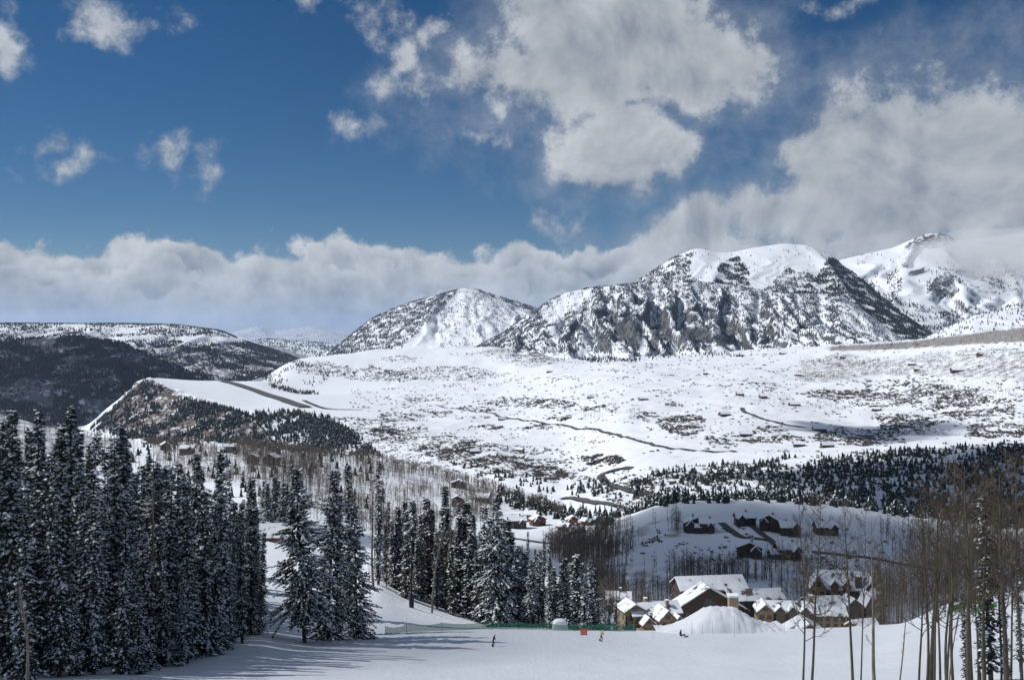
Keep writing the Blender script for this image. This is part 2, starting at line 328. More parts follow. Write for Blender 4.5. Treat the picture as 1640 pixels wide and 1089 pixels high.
def pchip(x, y, xs):
    h = np.diff(x); dl = np.diff(y)/h; m = np.zeros_like(y)
    for i in range(1, len(x)-1):
        if dl[i-1]*dl[i] > 0:
            w1 = 2*h[i]+h[i-1]; w2 = h[i]+2*h[i-1]; m[i] = (w1+w2)/(w1/dl[i-1]+w2/dl[i])
    m[0] = dl[0]; m[-1] = dl[-1]
    k = np.clip(np.searchsorted(x, xs)-1, 0, len(x)-2); t = (xs-x[k])/h[k]
    return (1+2*t)*(1-t)**2*y[k] + t*(1-t)**2*h[k]*m[k] + t*t*(3-2*t)*y[k+1] + t*t*(t-1)*h[k]*m[k+1]
TZ = np.stack([pchip(KD[:, j], KZ[:, j], DR) for j in range(NC)], 1)
TX = (PX[None, :]-CX)/F*DR[:, None]; TY = np.repeat(DR[:, None], NC, 1)
# uneven ground: swells whose size grows with the scale of the land, none on the groomed run
amp = np.clip((TY-230)/900, 0, 1)
flat_ = inpoly(np.repeat(PX[None, :], NR, 0), HY - TZ/TY*F, [(225, 600), (620, 600), (640, 675), (560, 668), (400, 658), (300, 630)]) & (TY > 2600)
amp = amp*np.where(flat_, .15, 1.0)
TZ = TZ + amp*(7*fbm(TX/170, TY/170, 5, 0.5)*np.clip(TY/2500, .25, 1.0) + 1.2*fbm(TX/28+9, TY/28, 3)) + 0.25*fbm(TX/14, TY/14, 3)*np.clip((TY-20)/80, 0, 1)
# ledges in the cliff below the mesa rim
q_ = inpoly(np.repeat(PX[None, :], NR, 0), HY - TZ/TY*F, [(150, 690), (215, 612), (240, 606), (300, 632), (400, 660), (470, 664), (470, 705), (420, 716), (330, 712), (240, 712)]) & (TY > 1600)
st_ = 26 + 6*fbm(TX/300, TY/300, 2); zq = (TZ + 9*fbm(TX/90, TY/90, 4))/st_; fr = zq - np.floor(zq)
wq = q_*np.clip(.75 + .8*fbm(TX/260+5, TY/260, 2), 0, 1); TZ = TZ*(1-wq) + wq*(st_*(np.floor(zq) + np.clip((fr-.30)/.28, 0, 1)**1.5))
TPY = HY - TZ/TY*F
LOGD = np.log(DR)
def T(px, d):
    """ground height at column px, distance d"""
    c = np.clip((np.asarray(px, float)-PX[0])/5.0, 0, NC-1.001); r = np.clip(np.interp(np.log(np.maximum(d, 12.0)), LOGD, np.arange(NR)), 0, NR-1.001)
    i = np.floor(r).astype(int); j = np.floor(c).astype(int); u = r-i; v = c-j
    return (TZ[i, j]*(1-u)*(1-v) + TZ[i+1, j]*u*(1-v) + TZ[i, j+1]*(1-u)*v + TZ[i+1, j+1]*u*v)
def H(x, y):
    return float(T(CX + F*x/max(y, 1.0), y)) if y > 12 else float(T(CX, 12.0)) + (12-y)*0.34
def at(px, d, dz=0.0):
    return Vector(((px-CX)/F*d, d, float(T(px, d))+dz))
VIS = np.minimum.accumulate(TPY, 0) >= TPY - 0.5            # cell seen from the view point
def hit(px, py, dmin=20.0):
    """first ground point seen in that direction beyond dmin"""
    j = int(np.clip(round((px-PX[0])/5.0), 0, NC-1)); r = np.where((DR >= dmin) & (TPY[:, j] <= py))[0]
    return float(DR[r[0]]) if len(r) else 5000.0
PXG = np.repeat(PX[None, :], NR, 0)
# ground cover painted on the land itself: r = bare rock, g = brush and litter under bare woods
COV = np.zeros((NR, NC, 2))
CLIFF = [(150, 690), (215, 612), (240, 606), (300, 632), (400, 660), (430, 700), (420, 716), (330, 712), (240, 712)]
COV[..., 0][inpoly(PXG, TPY, CLIFF) & (TY > 1600)] = 0.62
WOODS = [
 ([(1320, 556), (1440, 549), (1530, 538), (1640, 524), (2300, 470), (2300, 520), (1640, 548), (1540, 553), (1440, 560), (1330, 563)], 1500, .9),
 ([(1280, 578), (1345, 566), (1440, 574), (1520, 560), (1640, 556), (2200, 520), (2200, 580), (1640, 612), (1480, 604), (1400, 600), (1330, 614), (1270, 612)], 1500, .55),
 ([(1480, 612), (1640, 614), (2200, 590), (2200, 690), (1640, 690), (1560, 680)], 1500, .30),
 ([(380, 716), (600, 738), (700, 760), (800, 790), (900, 826), (880, 836), (780, 830), (640, 840), (500, 830), (400, 800)], 600, .36),
 ([(240, 708), (420, 716), (520, 735), (500, 790), (250, 770)], 600, .4),
 ([(0, 655), (180, 700), (170, 730), (0, 720), (-700, 720), (-700, 650)], 700, .6),
 ([(740, 566), (800, 556), (860, 556), (900, 580), (840, 592), (760, 580)], 3000, .55),
 ([(540, 575), (800, 566), (900, 590), (640, 625), (520, 625), (460, 590)], 4300, .3), ([(420, 660), (600, 668), (700, 690), (800, 720), (900, 765), (760, 760), (600, 742), (430, 716)], 1500, .45),
 ([(860, 878), (1000, 838), (1095, 825), (1095, 862), (1000, 888), (900, 905)], 300, .45),
 ([(890, 908), (1000, 902), (1080, 906), (1240, 918), (1240, 934), (960, 960)], 300, .5),
 ([(1380, 625), (1640, 615), (2200, 600), (2200, 700), (1640, 700), (1420, 705)], 1300, .28)]
for poly, dm, v in WOODS: COV[..., 1][inpoly(PXG, TPY, poly) & (TY > dm)] = v
def cover(m, C):
    a = m.attributes.new('cover', 'FLOAT_COLOR', 'POINT')
    q = np.zeros((len(m.vertices), 4), np.float32); q[:, :2] = C.reshape(-1, 2); q[:, 3] = 1; a.data.foreach_set('color', q.ravel())
def blur2(a, n=1):
    for _ in range(n):
        a = (a + np.roll(a, 1, 0) + np.roll(a, -1, 0) + np.roll(a, 1, 1) + np.roll(a, -1, 1))/5
    return a
for k in range(2): COV[..., k] = blur2(COV[..., k], 2)
def grid_faces(nr, nc):
    i = np.arange(nr*nc).reshape(nr, nc); return np.stack([i[:-1, :-1], i[:-1, 1:], i[1:, 1:], i[1:, :-1]], -1).reshape(-1, 4)
def grid_mesh(name, X, Y, Z, mt, C=None):
    m = mesh_np(name, np.stack([X, Y, Z], -1).reshape(-1, 3), grid_faces(*X.shape), mt, True)
    if C is not None: cover(m, C)
    return m
s = slice(0, N_SLOPE+1)
tag(obj('ski_slope', grid_mesh('ski_slope', TX[s], TY[s], TZ[s], M['slope'], COV[s])), 'groomed white snow of the ski run falling away into the valley', kind='structure')
s = slice(N_SLOPE, NR)
tag(obj('valley_terrain', grid_mesh('valley_terrain', TX[s], TY[s], TZ[s], M['valley'], COV[s])), 'snow covered valley floor, benches, mesa and hills', kind='structure')
# the run above and behind the view point
gx, gy = np.meshgrid(np.linspace(-160, 160, 60), np.linspace(-90, 12.2, 30)); gz = T(CX, 12.0) + (12-gy)*0.34 + 0.3*fbm(gx/20, gy/20, 3)*np.clip((10-gy)/20, 0, 1)
tag(obj('upper_slope', grid_mesh('upper_slope', gx, gy, gz - 0.02, M['slope'])), 'snow of the run above the view point', kind='structure')
# far low country out to the horizon
gx, gy = np.meshgrid(np.linspace(-60000, 60000, 90), np.linspace(-3000, 75000, 70))
tag(obj('ground', grid_mesh('ground', gx, gy, -520 + 60*fbm(gx/6000, gy/6000, 4), M['mount'])), 'far low country reaching to the horizon', kind='structure')

# ------------------------------------------------------------------ mountains: each lofted from its foot to its crest and down behind
SURF = {}
def mountain(name, label, ridge, base, nt=90, step=4.0, gul=1.0, gs=60.0, prof=1.25, spurs=(), back=1.3, rock=None, m='mount', flat_back=False, dz=0.0, topn=1.0):
    p0, p1 = ridge[0][0], ridge[-1][0]; cols = np.arange(p0, p1+.1, step); n = len(cols)
    rp, ry, rd = map(np.array, zip(*ridge)); bp, by, bd = map(np.array, zip(*base))
    k = max(1, int(9/step))
    def sm(a):
        w = np.hanning(2*k+3)[1:-1]; w /= w.sum(); return np.convolve(np.pad(a, k, mode='edge'), w, 'valid')
    RD, RY = sm(np.interp(cols, rp, rd)), sm(np.interp(cols, rp, ry)); BD, BY = np.interp(cols, bp, bd), np.interp(cols, bp, by)
    RZ = (HY-RY)/F*RD; BZ = (HY-BY)/F*BD
    t = np.linspace(0, 1, nt)[:, None]
    D = BD + (RD-BD)*t
    Z = BZ + (RZ-BZ)*t**prof
    X = (cols-CX)/F*D
    sc = X/gs; env = np.sin(math.pi*np.clip(t, 0, 1)**0.8)**0.8
    wob = 0.9*fbm(sc*0.35, t*3.0+sc*0, 3)
    g = ridged(sc*0.5 + 0.6*wob, t*0.4 + 3.1, 3)*0.75 + fbm(sc*0.8, D/gs*0.5, 3)*0.25
    Z = Z + gul*env*(g-0.4)*np.clip((RZ-BZ)/250, 0.05, 2.5)
    for (sa, ta, sb, tb, w, a) in spurs:                     # spur ridge from (column, t) to (column, t)
        u = np.clip((t-tb)/(ta-tb), 0, 1); c = sb+(sa-sb)*u
        Z = Z + a*np.exp(-np.abs((cols-c)/w)**1.3)*np.sin(math.pi*np.clip(u, 0, 1))**0.7*((t > tb) & (t < ta))
    Z = Z + topn*1.3*fbm(X/40, D/40, 3)*env
    tb_ = np.linspace(0, 1, 26)[1:, None]
    if flat_back: DB = RD + tb_*3500; ZB = RZ + 30*fbm((cols-CX)/F*DB/500, DB/500, 3)*tb_ - 25*tb_
    else: DB = RD + tb_*(RD-BD)*back; ZB = RZ + (BZ-120-RZ)*tb_**1.1
    D = np.vstack([D, DB]); Z = np.vstack([Z, ZB]) + dz; X = (cols-CX)/F*D
    C = np.zeros(D.shape+(2,)); py = HY - Z/D*F; pc = np.repeat(cols[None], D.shape[0], 0)
    for poly, v in (rock or []): C[..., 0][inpoly(pc, py, poly)] = v
    for k2 in range(2): C[..., k2] = blur2(C[..., k2], 1)
    SURF[name] = dict(X=X, Y=D, Z=Z, px=pc, py=py, n=nt)
    o = obj('mountain' if m == 'mount' else 'mesa', grid_mesh(name, X, D, Z, M[m], C)); tag(o, label, kind='structure'); return o
mountain('far_range', 'pale blue snowy range on the far horizon', [(250, 545, 42000), (340, 541, 42000), (385, 529, 42000), (412, 522, 42000), (440, 530, 42000), (470, 527, 42000), (505, 522, 42000), (540, 530, 42000), (600, 536, 42000), (760, 540, 42000)], [(250, 552, 36000), (760, 552, 36000)], 40, 4, 60, 900, 1.1, rock=[([(200, 500), (800, 500), (800, 560), (200, 560)], .5)])
mountain('blue_ridge', 'dark blue wooded ridge beyond the canyon mouth', [(330, 560, 17000), (400, 548, 17000), (425, 543, 17000), (470, 546, 17000), (530, 551, 17000), (580, 556, 17000), (680, 562, 17000)], [(330, 572, 14000), (680, 572, 14000)], 40, 4, 20, 500, 1.1)
mountain('left_mesa', 'long flat-topped wooded mesa across the canyon', [(-700, 522, 8600), (-200, 520, 8600), (0, 519, 8600), (100, 519, 8600), (200, 519.5, 8600), (285, 521, 8600), (330, 527, 8700), (352, 530, 8800), (400, 550, 8800), (455, 567, 8600), (510, 590, 8300)],
         [(-700, 640, 6200), (0, 640, 6200), (330, 625, 6200), (400, 615, 6300), (510, 615, 6500)], 110, 4, 34, 170, 0.85, flat_back=True, rock=[([(-700, 548), (520, 552), (520, 660), (-700, 660)], .54), ([(-700, 524), (160, 526), (160, 538), (-700, 538)], .34)])
mountain('left_spur', 'dark wooded spur falling into the canyon', [(-700, 530, 6300), (-100, 548, 6200), (0, 548, 6200), (90, 538, 6300), (150, 540, 6200), (195, 550, 6000), (260, 577, 5700), (330, 607, 5400), (372, 632, 5300), (400, 655, 5300)],
         [(-700, 710, 4600), (0, 708, 4600), (150, 694, 4700), (260, 680, 4800), (330, 665, 4900), (400, 668, 4950)], 110, 4, 40, 150, 1.0, rock=[([(-700, 540), (400, 540), (400, 720), (-700, 720)], .66)])
mountain('dome_mountain', 'rounded snowy mountain with a wooded left shoulder', [(520, 566, 7000), (545, 551, 7000), (570, 530, 7050), (600, 507, 7100), (650, 487, 7200), (700, 473, 7300), (738, 463, 7300), (748, 461, 7300), (765, 464, 7300), (800, 476, 7400), (855, 492, 7500), (900, 515, 7500), (1000, 545, 7500)],
         [(520, 570, 6600), (560, 568, 5900), (700, 566, 5600), (800, 566, 5500), (900, 570, 5500), (1000, 575, 5500)], 110, 3, 22, 90, 1.05, spurs=[(735, 1.0, 640, 0.0, 22, 55), (790, .9, 860, 0.0, 20, 30)])
mountain('right_peak', 'rugged snowy peak with its top in cloud', [(1240, 440, 9000), (1335, 419, 9000), (1380, 408, 9000), (1430, 397, 9000), (1455, 386, 9000), (1475, 377, 9000), (1490, 374, 9000), (1515, 374, 9000), (1530, 384, 9000), (1570, 392, 9000), (1640, 396, 9000), (1720, 380, 9000), (1900, 392, 9000), (2340, 400, 9000)],
         [(1240, 545, 7200), (2340, 545, 7200)], 110, 4, 46, 260, 1.0, spurs=[(1400, .95, 1500, 0.0, 30, 35), (1510, .9, 1560, 0, 30, 50)],
         rock=[([(1445, 398), (1470, 376), (1520, 374), (1540, 390), (1500, 398), (1460, 404)], .6), ([(1480, 470), (1500, 435), (1530, 440), (1540, 470), (1510, 480)], .6), ([(1540, 450), (1640, 420), (1640, 470), (1560, 480)], .35)])
mountain('white_peak', 'broad white rounded peak with dark wooded flank', [(960, 490, 6900), (1000, 462, 6900), (1040, 437, 6900), (1080, 412, 6900), (1112, 398, 6900), (1130, 399, 6900), (1150, 405, 6900), (1175, 404, 6900), (1200, 398, 6900), (1255, 390, 6900), (1295, 393, 6900), (1330, 410, 6800), (1355, 428, 6700), (1400, 464, 6500), (1450, 506, 6200), (1500, 540, 6000), (1540, 560, 5900)],
         [(960, 520, 5900), (1300, 520, 5900), (1400, 545, 5500), (1540, 565, 5300)], 110, 3, 9, 200, 0.9, spurs=[(1160, .9, 1130, 0.1, 14, 20), (1300, 1.0, 1400, .1, 16, 40)], topn=.5)
CHUTES = [(905, 890, 22), (945, 935, 26), (985, 985, 30), (1022, 1030, 34), (1052, 1040, 26), (1088, 1084, 36), (1112, 1143, 40), (1150, 1172, 30), (1180, 1190, 30), (1215, 1212, 26), (1245, 1250, 28), (1275, 1285, 26), (1310, 1325, 24)]
mountain('cliff_massif', 'long wooded mountain front with gullies, cliffs and snow chutes', [(730, 572, 5700), (800, 537, 5700), (850, 502, 5700), (880, 482, 5700), (905, 469, 5700), (940, 462, 5700), (1000, 456, 5650), (1060, 452, 5650), (1140, 453, 5650), (1180, 458, 5650), (1230, 467, 5650), (1260, 470, 5600), (1340, 471, 5600), (1352, 474, 5600), (1400, 510, 5500), (1450, 546, 5300), (1490, 562, 5200)],
         [(730, 585, 4700), (900, 590, 4600), (1000, 590, 4550), (1100, 588, 4500), (1200, 580, 4500), (1300, 568, 4500), (1400, 562, 4500), (1490, 566, 4700)], 130, 3, 66, 85, 1.4,
         spurs=[(c0, .97, c1, .12, 5.5, -a_) for c0, c1, a_ in CHUTES] + [(1095, .95, 1150, .25, 14, 45), (1010, .95, 1015, .25, 14, 35), (1060, .95, 1075, .25, 12, 30), (940, .95, 930, .2, 16, 30), (1190, .95, 1200, .2, 14, 30), (1240, .95, 1260, .2, 14, 30)],
         rock=[([(930, 480), (1330, 480), (1420, 555), (900, 560)], .10), ([(985, 515), (1010, 508), (1030, 525), (1030, 552), (985, 548)], .75), ([(1040, 525), (1060, 515), (1080, 535), (1075, 552), (1045, 550)], .75), ([(1088, 530), (1105, 522), (1140, 528), (1142, 550), (1090, 550)], .85), ([(1146, 535), (1165, 520), (1180, 530), (1175, 552), (1150, 556)], .8), ([(1180, 525), (1200, 518), (1205, 535), (1185, 540)], .6)])
mountain('right_foothill', 'low rocky wooded foothill at the right', [(1430, 556, 4600), (1490, 537, 4600), (1530, 518, 4600), (1560, 505, 4600), (1600, 499, 4600), (1640, 494, 4600), (1760, 482, 4600), (2340, 470, 4600)],
         [(1430, 562, 4000), (1500, 560, 3700), (1640, 560, 3600), (2340, 560, 3600)], 80, 4, 22, 60, 1.2)
# ------------------------------------------------------------------ far woods and scrub
def tris_cone(k, tiers, seed):
    """small conifer: stacked ragged cones, height 1"""
    r = np.random.default_rng(seed); V = []; Fc = []
    for i in range(tiers):
        z0 = 0.06 + 0.86*i/tiers; z1 = min(1.0, z0 + 1.25/tiers + 0.12); rad = 0.20*(1 - i/(tiers+.35))
        b = len(V); a0 = r.uniform(0, 6)
        for j in range(k):
            a = a0 + 2*math.pi*j/k; q = rad*r.uniform(.75, 1.2); V.append((q*math.cos(a), q*math.sin(a), z0 + r.uniform(-.03, .03)))
        V.append((0, 0, z1))
        Fc += [(b+j, b+(j+1) % k, b+k) for j in range(k)]
    return np.array(V), np.array(Fc)
def tris_snowcap(seed, n=4):
    r = np.random.default_rng(seed); V = []; Fc = []
    for i in range(n):
        t = r.uniform(.15, .9); a = r.uniform(0, 6.28); q = 0.19*(1-t)*1.0+.015; b = len(V); w = r.uniform(.035, .07)
        c = np.array((q*math.cos(a), q*math.sin(a), t*.9+.06)); tn = np.array((-math.sin(a), math.cos(a), 0))
        V += [c + tn*w, c - tn*w, c*np.array((.3, .3, 1)) + np.array((0, 0, .12))]; Fc.append((b, b+1, b+2))
    return np.array(V), np.array(Fc)
def tris_bare(seed, br=9, spread=0.16, w=0.018):
    """leafless aspen: stem and upswept twig blades, height 1"""
    r = np.random.default_rng(seed); V = []; Fc = []
    def blade(p, q, w0, w1):
        d = np.subtract(q, p); n = np.cross(d, r.normal(size=3)); n /= np.linalg.norm(n)+1e-9; m = np.cross(d, n); m /= np.linalg.norm(m)+1e-9
        b = len(V); V.extend([p+n*w0, p-n*w0*.5+m*w0*.8, p-n*w0*.5-m*w0*.8, np.array(q, float)]); Fc.extend([(b, b+1, b+3), (b+1, b+2, b+3), (b+2, b, b+3)])
    blade(np.array((0, 0, -.03)), np.array((r.uniform(-.03, .03), r.uniform(-.03, .03), 1.0)), w, 0)
    for i in range(br):
        z = r.uniform(.35, .92); a = r.uniform(0, 6.28); l = spread*r.uniform(.6, 1.3)*(1.25-z*.7)
        blade(np.array((0, 0, z)), np.array((l*math.cos(a), l*math.sin(a), z + l*r.uniform(.5, 1.4))), w*.55, 0)
    return np.array(V), np.array(Fc)
def tris_bush(seed, n=13):
    r = np.random.default_rng(seed); V = []; Fc = []
    for i in range(n):
        a = r.uniform(0, 6.28); q = r.uniform(0, .35); c = np.array((q*math.cos(a), q*math.sin(a), r.uniform(0, .15)))
        e = r.uniform(0.3, 1.4); b2 = a + r.normal()*.6
        tip = c + np.array((math.cos(b2)*math.cos(e), math.sin(b2)*math.cos(e), math.sin(e)))*r.uniform(.5, .95)
        n_ = np.cross(tip-c, r.normal(size=3)); n_ /= np.linalg.norm(n_); b = len(V); w = r.uniform(.10, .22)
        V += [c+n_*w*.4, c-n_*w*.4, tip-n_*w, tip+n_*w*.6]; Fc += [(b, b+1, b+2), (b, b+2, b+3)]
    return np.array(V), np.array(Fc)
CON = [tris_cone(4, 2, i) for i in range(8)]; CAP = [tris_snowcap(i+50, 2) for i in range(8)]
CON2 = [tris_cone(6, 5, i+20) for i in range(6)]; CAP2 = [tris_snowcap(i+70, 9) for i in range(6)]
BARE = [tris_bare(i+10, 12, .19, .013) for i in range(8)]; BUSH = [tris_bush(i+30) for i in range(8)]
def spread(protos, P, S, W=None):
    """copies of small meshes at points P with heights S -> one vertex and face array"""
    Vs, Fs, off = [], [], 0; k = rng.integers(0, len(protos), len(P)); rot = rng.uniform(0, 6.283, len(P)); W = S if W is None else W
    for i, (v, f) in enumerate(protos):
        q = np.where(k == i)[0]
        if not len(q): continue
        c, s_ = np.cos(rot[q])[:, None], np.sin(rot[q])[:, None]
        x = (v[None, :, 0]*c - v[None, :, 1]*s_)*W[q][:, None] + P[q, 0][:, None]; y = (v[None, :, 0]*s_ + v[None, :, 1]*c)*W[q][:, None] + P[q, 1][:, None]
        z = v[None, :, 2]*S[q][:, None] + P[q, 2][:, None]
        Vs.append(np.stack([x, y, z], -1).reshape(-1, 3)); Fs.append((f[None] + (np.arange(len(q))*len(v))[:, None, None] + off).reshape(-1, 3)); off += len(q)*len(v)
    return np.concatenate(Vs), np.concatenate(Fs)
def stuff(name, label, P, S, protos, mt, W=None, snow=None):
    if not len(P): return
    st = rng.bit_generator.state
    V, Fc = spread(protos, P, S, W); mi = np.zeros(len(Fc), int); mats = [mt]
    if snow:
        rng.bit_generator.state = st
        V2, F2 = spread(snow, P, S, W); Fc = np.concatenate([Fc, F2+len(V)]); V = np.concatenate([V, V2]); mi = np.concatenate([mi, np.ones(len(F2), int)]); mats = [mt, M['snow']]
    return tag(obj(name, mesh_np(name, V, Fc, mats, False, mi)), label, kind='stuff')
def pick(X, Y, Z, ok, n, wt=None):
    """n random points on the cells of a grid surface where ok"""
    c = ok[:-1, :-1] & ok[1:, 1:]
    e1 = np.stack([X[:-1, 1:]-X[:-1, :-1], Y[:-1, 1:]-Y[:-1, :-1], Z[:-1, 1:]-Z[:-1, :-1]], -1); e2 = np.stack([X[1:, :-1]-X[:-1, :-1], Y[1:, :-1]-Y[:-1, :-1], Z[1:, :-1]-Z[:-1, :-1]], -1)
    A = np.linalg.norm(np.cross(e1, e2), axis=-1)*c
    if wt is not None: A = A*wt[:-1, :-1]
    if A.sum() <= 0: return np.zeros((0, 3)), np.zeros((0, 2), int)
    q = rng.choice(A.size, n, p=(A/A.sum()).ravel()); i, j = np.unravel_index(q, A.shape); u, v = rng.random(n)[:, None], rng.random(n)[:, None]
    g = lambda i, j: np.stack([X[i, j], Y[i, j], Z[i, j]], -1)
    P = g(i, j)*(1-u)*(1-v) + g(i+1, j)*u*(1-v) + g(i, j+1)*(1-u)*v + g(i+1, j+1)*u*v
    return P, np.stack([i, j], -1)
# woods on the mountains
def wooded(surf, n, mask, h=(11, 19), noise=(130, 0.0), front=True):
    s = SURF[surf]; X, Y, Z = s['X'], s['Y'], s['Z']; ok = np.ones(X.shape, bool)
    if front: ok[s['n']+3:] = False
    w = mask(s['px'], s['py'])*np.clip(0.5 + 1.6*fbm(X/noise[0], (Y+Z*1.5)/noise[0], 4) + noise[1], 0.0, 1)**1.5
    gx_ = np.gradient(Z, axis=1); gy_ = np.gradient(Z, axis=0)
    P, _ = pick(X, Y, Z, ok, n, w); S = rng.uniform(h[0], h[1], len(P)); P[:, 2] -= 0.5
    return P, S
box = lambda px, py, a, b, c, d: ((px > a) & (px < b) & (py > c) & (py < d)).astype(float)
def ell(px, py, cx, cy, rx, ry): return (((px-cx)/rx)**2 + ((py-cy)/ry)**2 < 1).astype(float)
def poly(px, py, pts): return inpoly(px, py, pts).astype(float)
def chute(x, y):
    w = np.zeros_like(x); t = np.clip((y-455)/105, 0, 1)
    for c0, c1, a_ in CHUTES: w = np.maximum(w, np.exp(-((x-(c0+(c1-c0)*t))/(3.0+3.5*t))**2))
    return w
P, S = wooded('cliff_massif', 36000, lambda x, y: np.clip(1.0 - 0.75*poly(x, y, [(1360, 480), (1470, 560), (1380, 545), (1340, 510)]) - 0.8*poly(x, y, [(860, 505), (905, 470), (945, 465), (930, 490), (880, 520)]) + 0.0*x, 0, 1)*(y < 566)*(1 - .85*chute(x, y)) + 0.12*(y >= 566), (8, 13.5), (55, .22))
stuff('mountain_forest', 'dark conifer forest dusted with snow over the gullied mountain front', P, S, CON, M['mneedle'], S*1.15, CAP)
P, S = wooded('dome_mountain', 11000, lambda x, y: 1.0*poly(x, y, [(520, 570), (600, 500), (690, 470), (735, 465), (700, 500), (640, 560)]) + 0.12*(x > 700) + 0.9*poly(x, y, [(760, 462), (860, 490), (850, 500), (770, 470)]), (9, 15), (70, .15))
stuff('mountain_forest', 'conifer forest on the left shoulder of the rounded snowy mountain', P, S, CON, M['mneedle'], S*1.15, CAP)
P, S = wooded('white_peak', 20000, lambda x, y: 1.0*poly(x, y, [(1330, 405), (1360, 425), (1510, 545), (1480, 562), (1400, 530), (1330, 480), (1270, 475), (1310, 440)]) + .9*poly(x, y, [(1140, 460), (1150, 425), (1180, 410), (1200, 440), (1200, 462)]) + .55*poly(x, y, [(960, 490), (1080, 412), (1110, 405), (1100, 440), (1140, 462), (1000, 470)]) + .5*poly(x, y, [(1220, 468), (1260, 430), (1300, 440), (1300, 475)]) + .01, (9, 15), (100, .35))
stuff('mountain_forest', 'dark conifer belt down the right flank of the white peak', P, S, CON, M['fneedle'], S*1.15)
P, S = wooded('right_peak', 2600, lambda x, y: .9*poly(x, y, [(1330, 425), (1440, 480), (1500, 500), (1640, 490), (1640, 540), (1450, 530)]) + .5*ell(x, y, 1430, 455, 14, 20) + .5*ell(x, y, 1510, 455, 30, 25) + .4*ell(x, y, 1600, 450, 30, 14) + .03, (14, 24), (160, .2))
stuff('mountain_forest', 'patchy conifers on the cloud-topped peak', P, S, CON, M['fneedle'], S*1.15)
P, S = wooded('right_foothill', 1500, lambda x, y: np.ones_like(x), (10, 16), (60, .1))
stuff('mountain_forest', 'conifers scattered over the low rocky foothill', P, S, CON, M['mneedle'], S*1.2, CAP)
P, S = wooded('left_spur', 46000, lambda x, y: np.clip(1 - .9*ell(x, y, 40, 630, 60, 14) - .5*ell(x, y, 240, 570, 60, 20), 0, 1), (12, 19), (200, .38))
stuff('canyon_forest', 'dense dark forest over the canyon spur', P, S, CON, M['fneedle'], S*1.75)
P, S = wooded('left_mesa', 40000, lambda x, y: np.where(y > 545, .8, .35)*np.clip(1 - .95*(((y > 540) & (y < 547)) & (x > 160)) - .9*ell(x, y, 330, 545, 55, 5) - .8*ell(x, y, 190, 531, 30, 6), 0, 1), (13, 20), (260, .15))
stuff('canyon_forest', 'forest patches on the flat-topped mesa', P, S, CON, M['fneedle'], S*1.6)
P, S = wooded('blue_ridge', 3000, lambda x, y: np.ones_like(x), (22, 34), (400, .5))
stuff('canyon_forest', 'forest on the dark blue ridge', P, S, CON, M['fneedle'], S*1.6)

# woods, groves and scrub in the valley
def on_ground(polys, n, dmin, noise=60, thr=0.0, vis=True, dmax=1e9):
    ok = np.zeros(TX.shape, bool)
    for p in polys: ok |= inpoly(PXG, TPY, p)
    ok &= (TY > dmin) & (TY < dmax)
    if vis: ok &= VIS
    w = np.clip(0.5 + 1.5*fbm(TX/noise, TY/noise, 3) + thr, 0.02, 1)
    return pick(TX, TY, TZ, ok, n, w)[0]
def ells(lst, dmin):
    Ps = []
    for cx, cy, rx, ry, n in lst:
        a = np.linspace(0, 6.28, 14)[:-1]; p = [(cx+rx*math.cos(t)*random.uniform(.75, 1.2), cy+ry*math.sin(t)*random.uniform(.75, 1.2)) for t in a]
        Ps.append(on_ground([p], n, dmin, 40, .1))
    return np.concatenate([p for p in Ps if len(p)])
# pines
RIGHTSLOPE = [(1000, 775), (1080, 748), (1200, 738), (1300, 730), (1420, 722), (1640, 708), (2250, 690), (2250, 860), (1640, 850), (1400, 840), (1200, 820), (1060, 818), (1010, 802)]
pines = np.concatenate([on_ground([RIGHTSLOPE], 2300, 900, 60, .35),
    on_ground([[(1330, 735), (1640, 716), (2250, 700), (2250, 860), (1640, 850), (1400, 838), (1300, 812), (1100, 815), (1200, 790)]], 2600, 900, 80, .5),
    on_ground([[(895, 790), (935, 768), (985, 770), (1000, 800), (930, 800)]], 60, 900, 40, .2), on_ground([[(700, 730), (880, 770), (900, 800), (760, 770)]], 90, 1200)])
cl = on_ground([[(140, 690), (230, 612), (300, 636), (400, 662), (480, 662), (560, 685), (620, 735), (420, 722), (250, 712)]], 4300, 1600, 110, .1)
cl2 = on_ground([[(400, 658), (480, 660), (540, 670), (560, 700), (520, 725), (430, 720)]], 900, 1600, 100, .4)
hol = on_ground([[(425, 612), (480, 626), (520, 630), (480, 636), (440, 630)]], 150, 3900, vis=False)
hol = np.concatenate([hol, on_ground([[(400, 600), (460, 575), (560, 590), (500, 620), (440, 615)]], 300, 4300, 100)])
mead = ells([(960, 575, 45, 7, 160), (1010, 578, 20, 4, 40), (1050, 572, 60, 5, 30), (1150, 570, 60, 6, 40)], 3000)
far_p = np.concatenate([cl, cl2, hol, mead]); S = rng.uniform(9, 16, len(far_p)); far_p[:, 2] -= .4
stuff('valley_forest', 'dark conifers clinging to the cliffs and slopes below the mesa', far_p, S, CON, M['fneedle'], S*1.3, CAP)
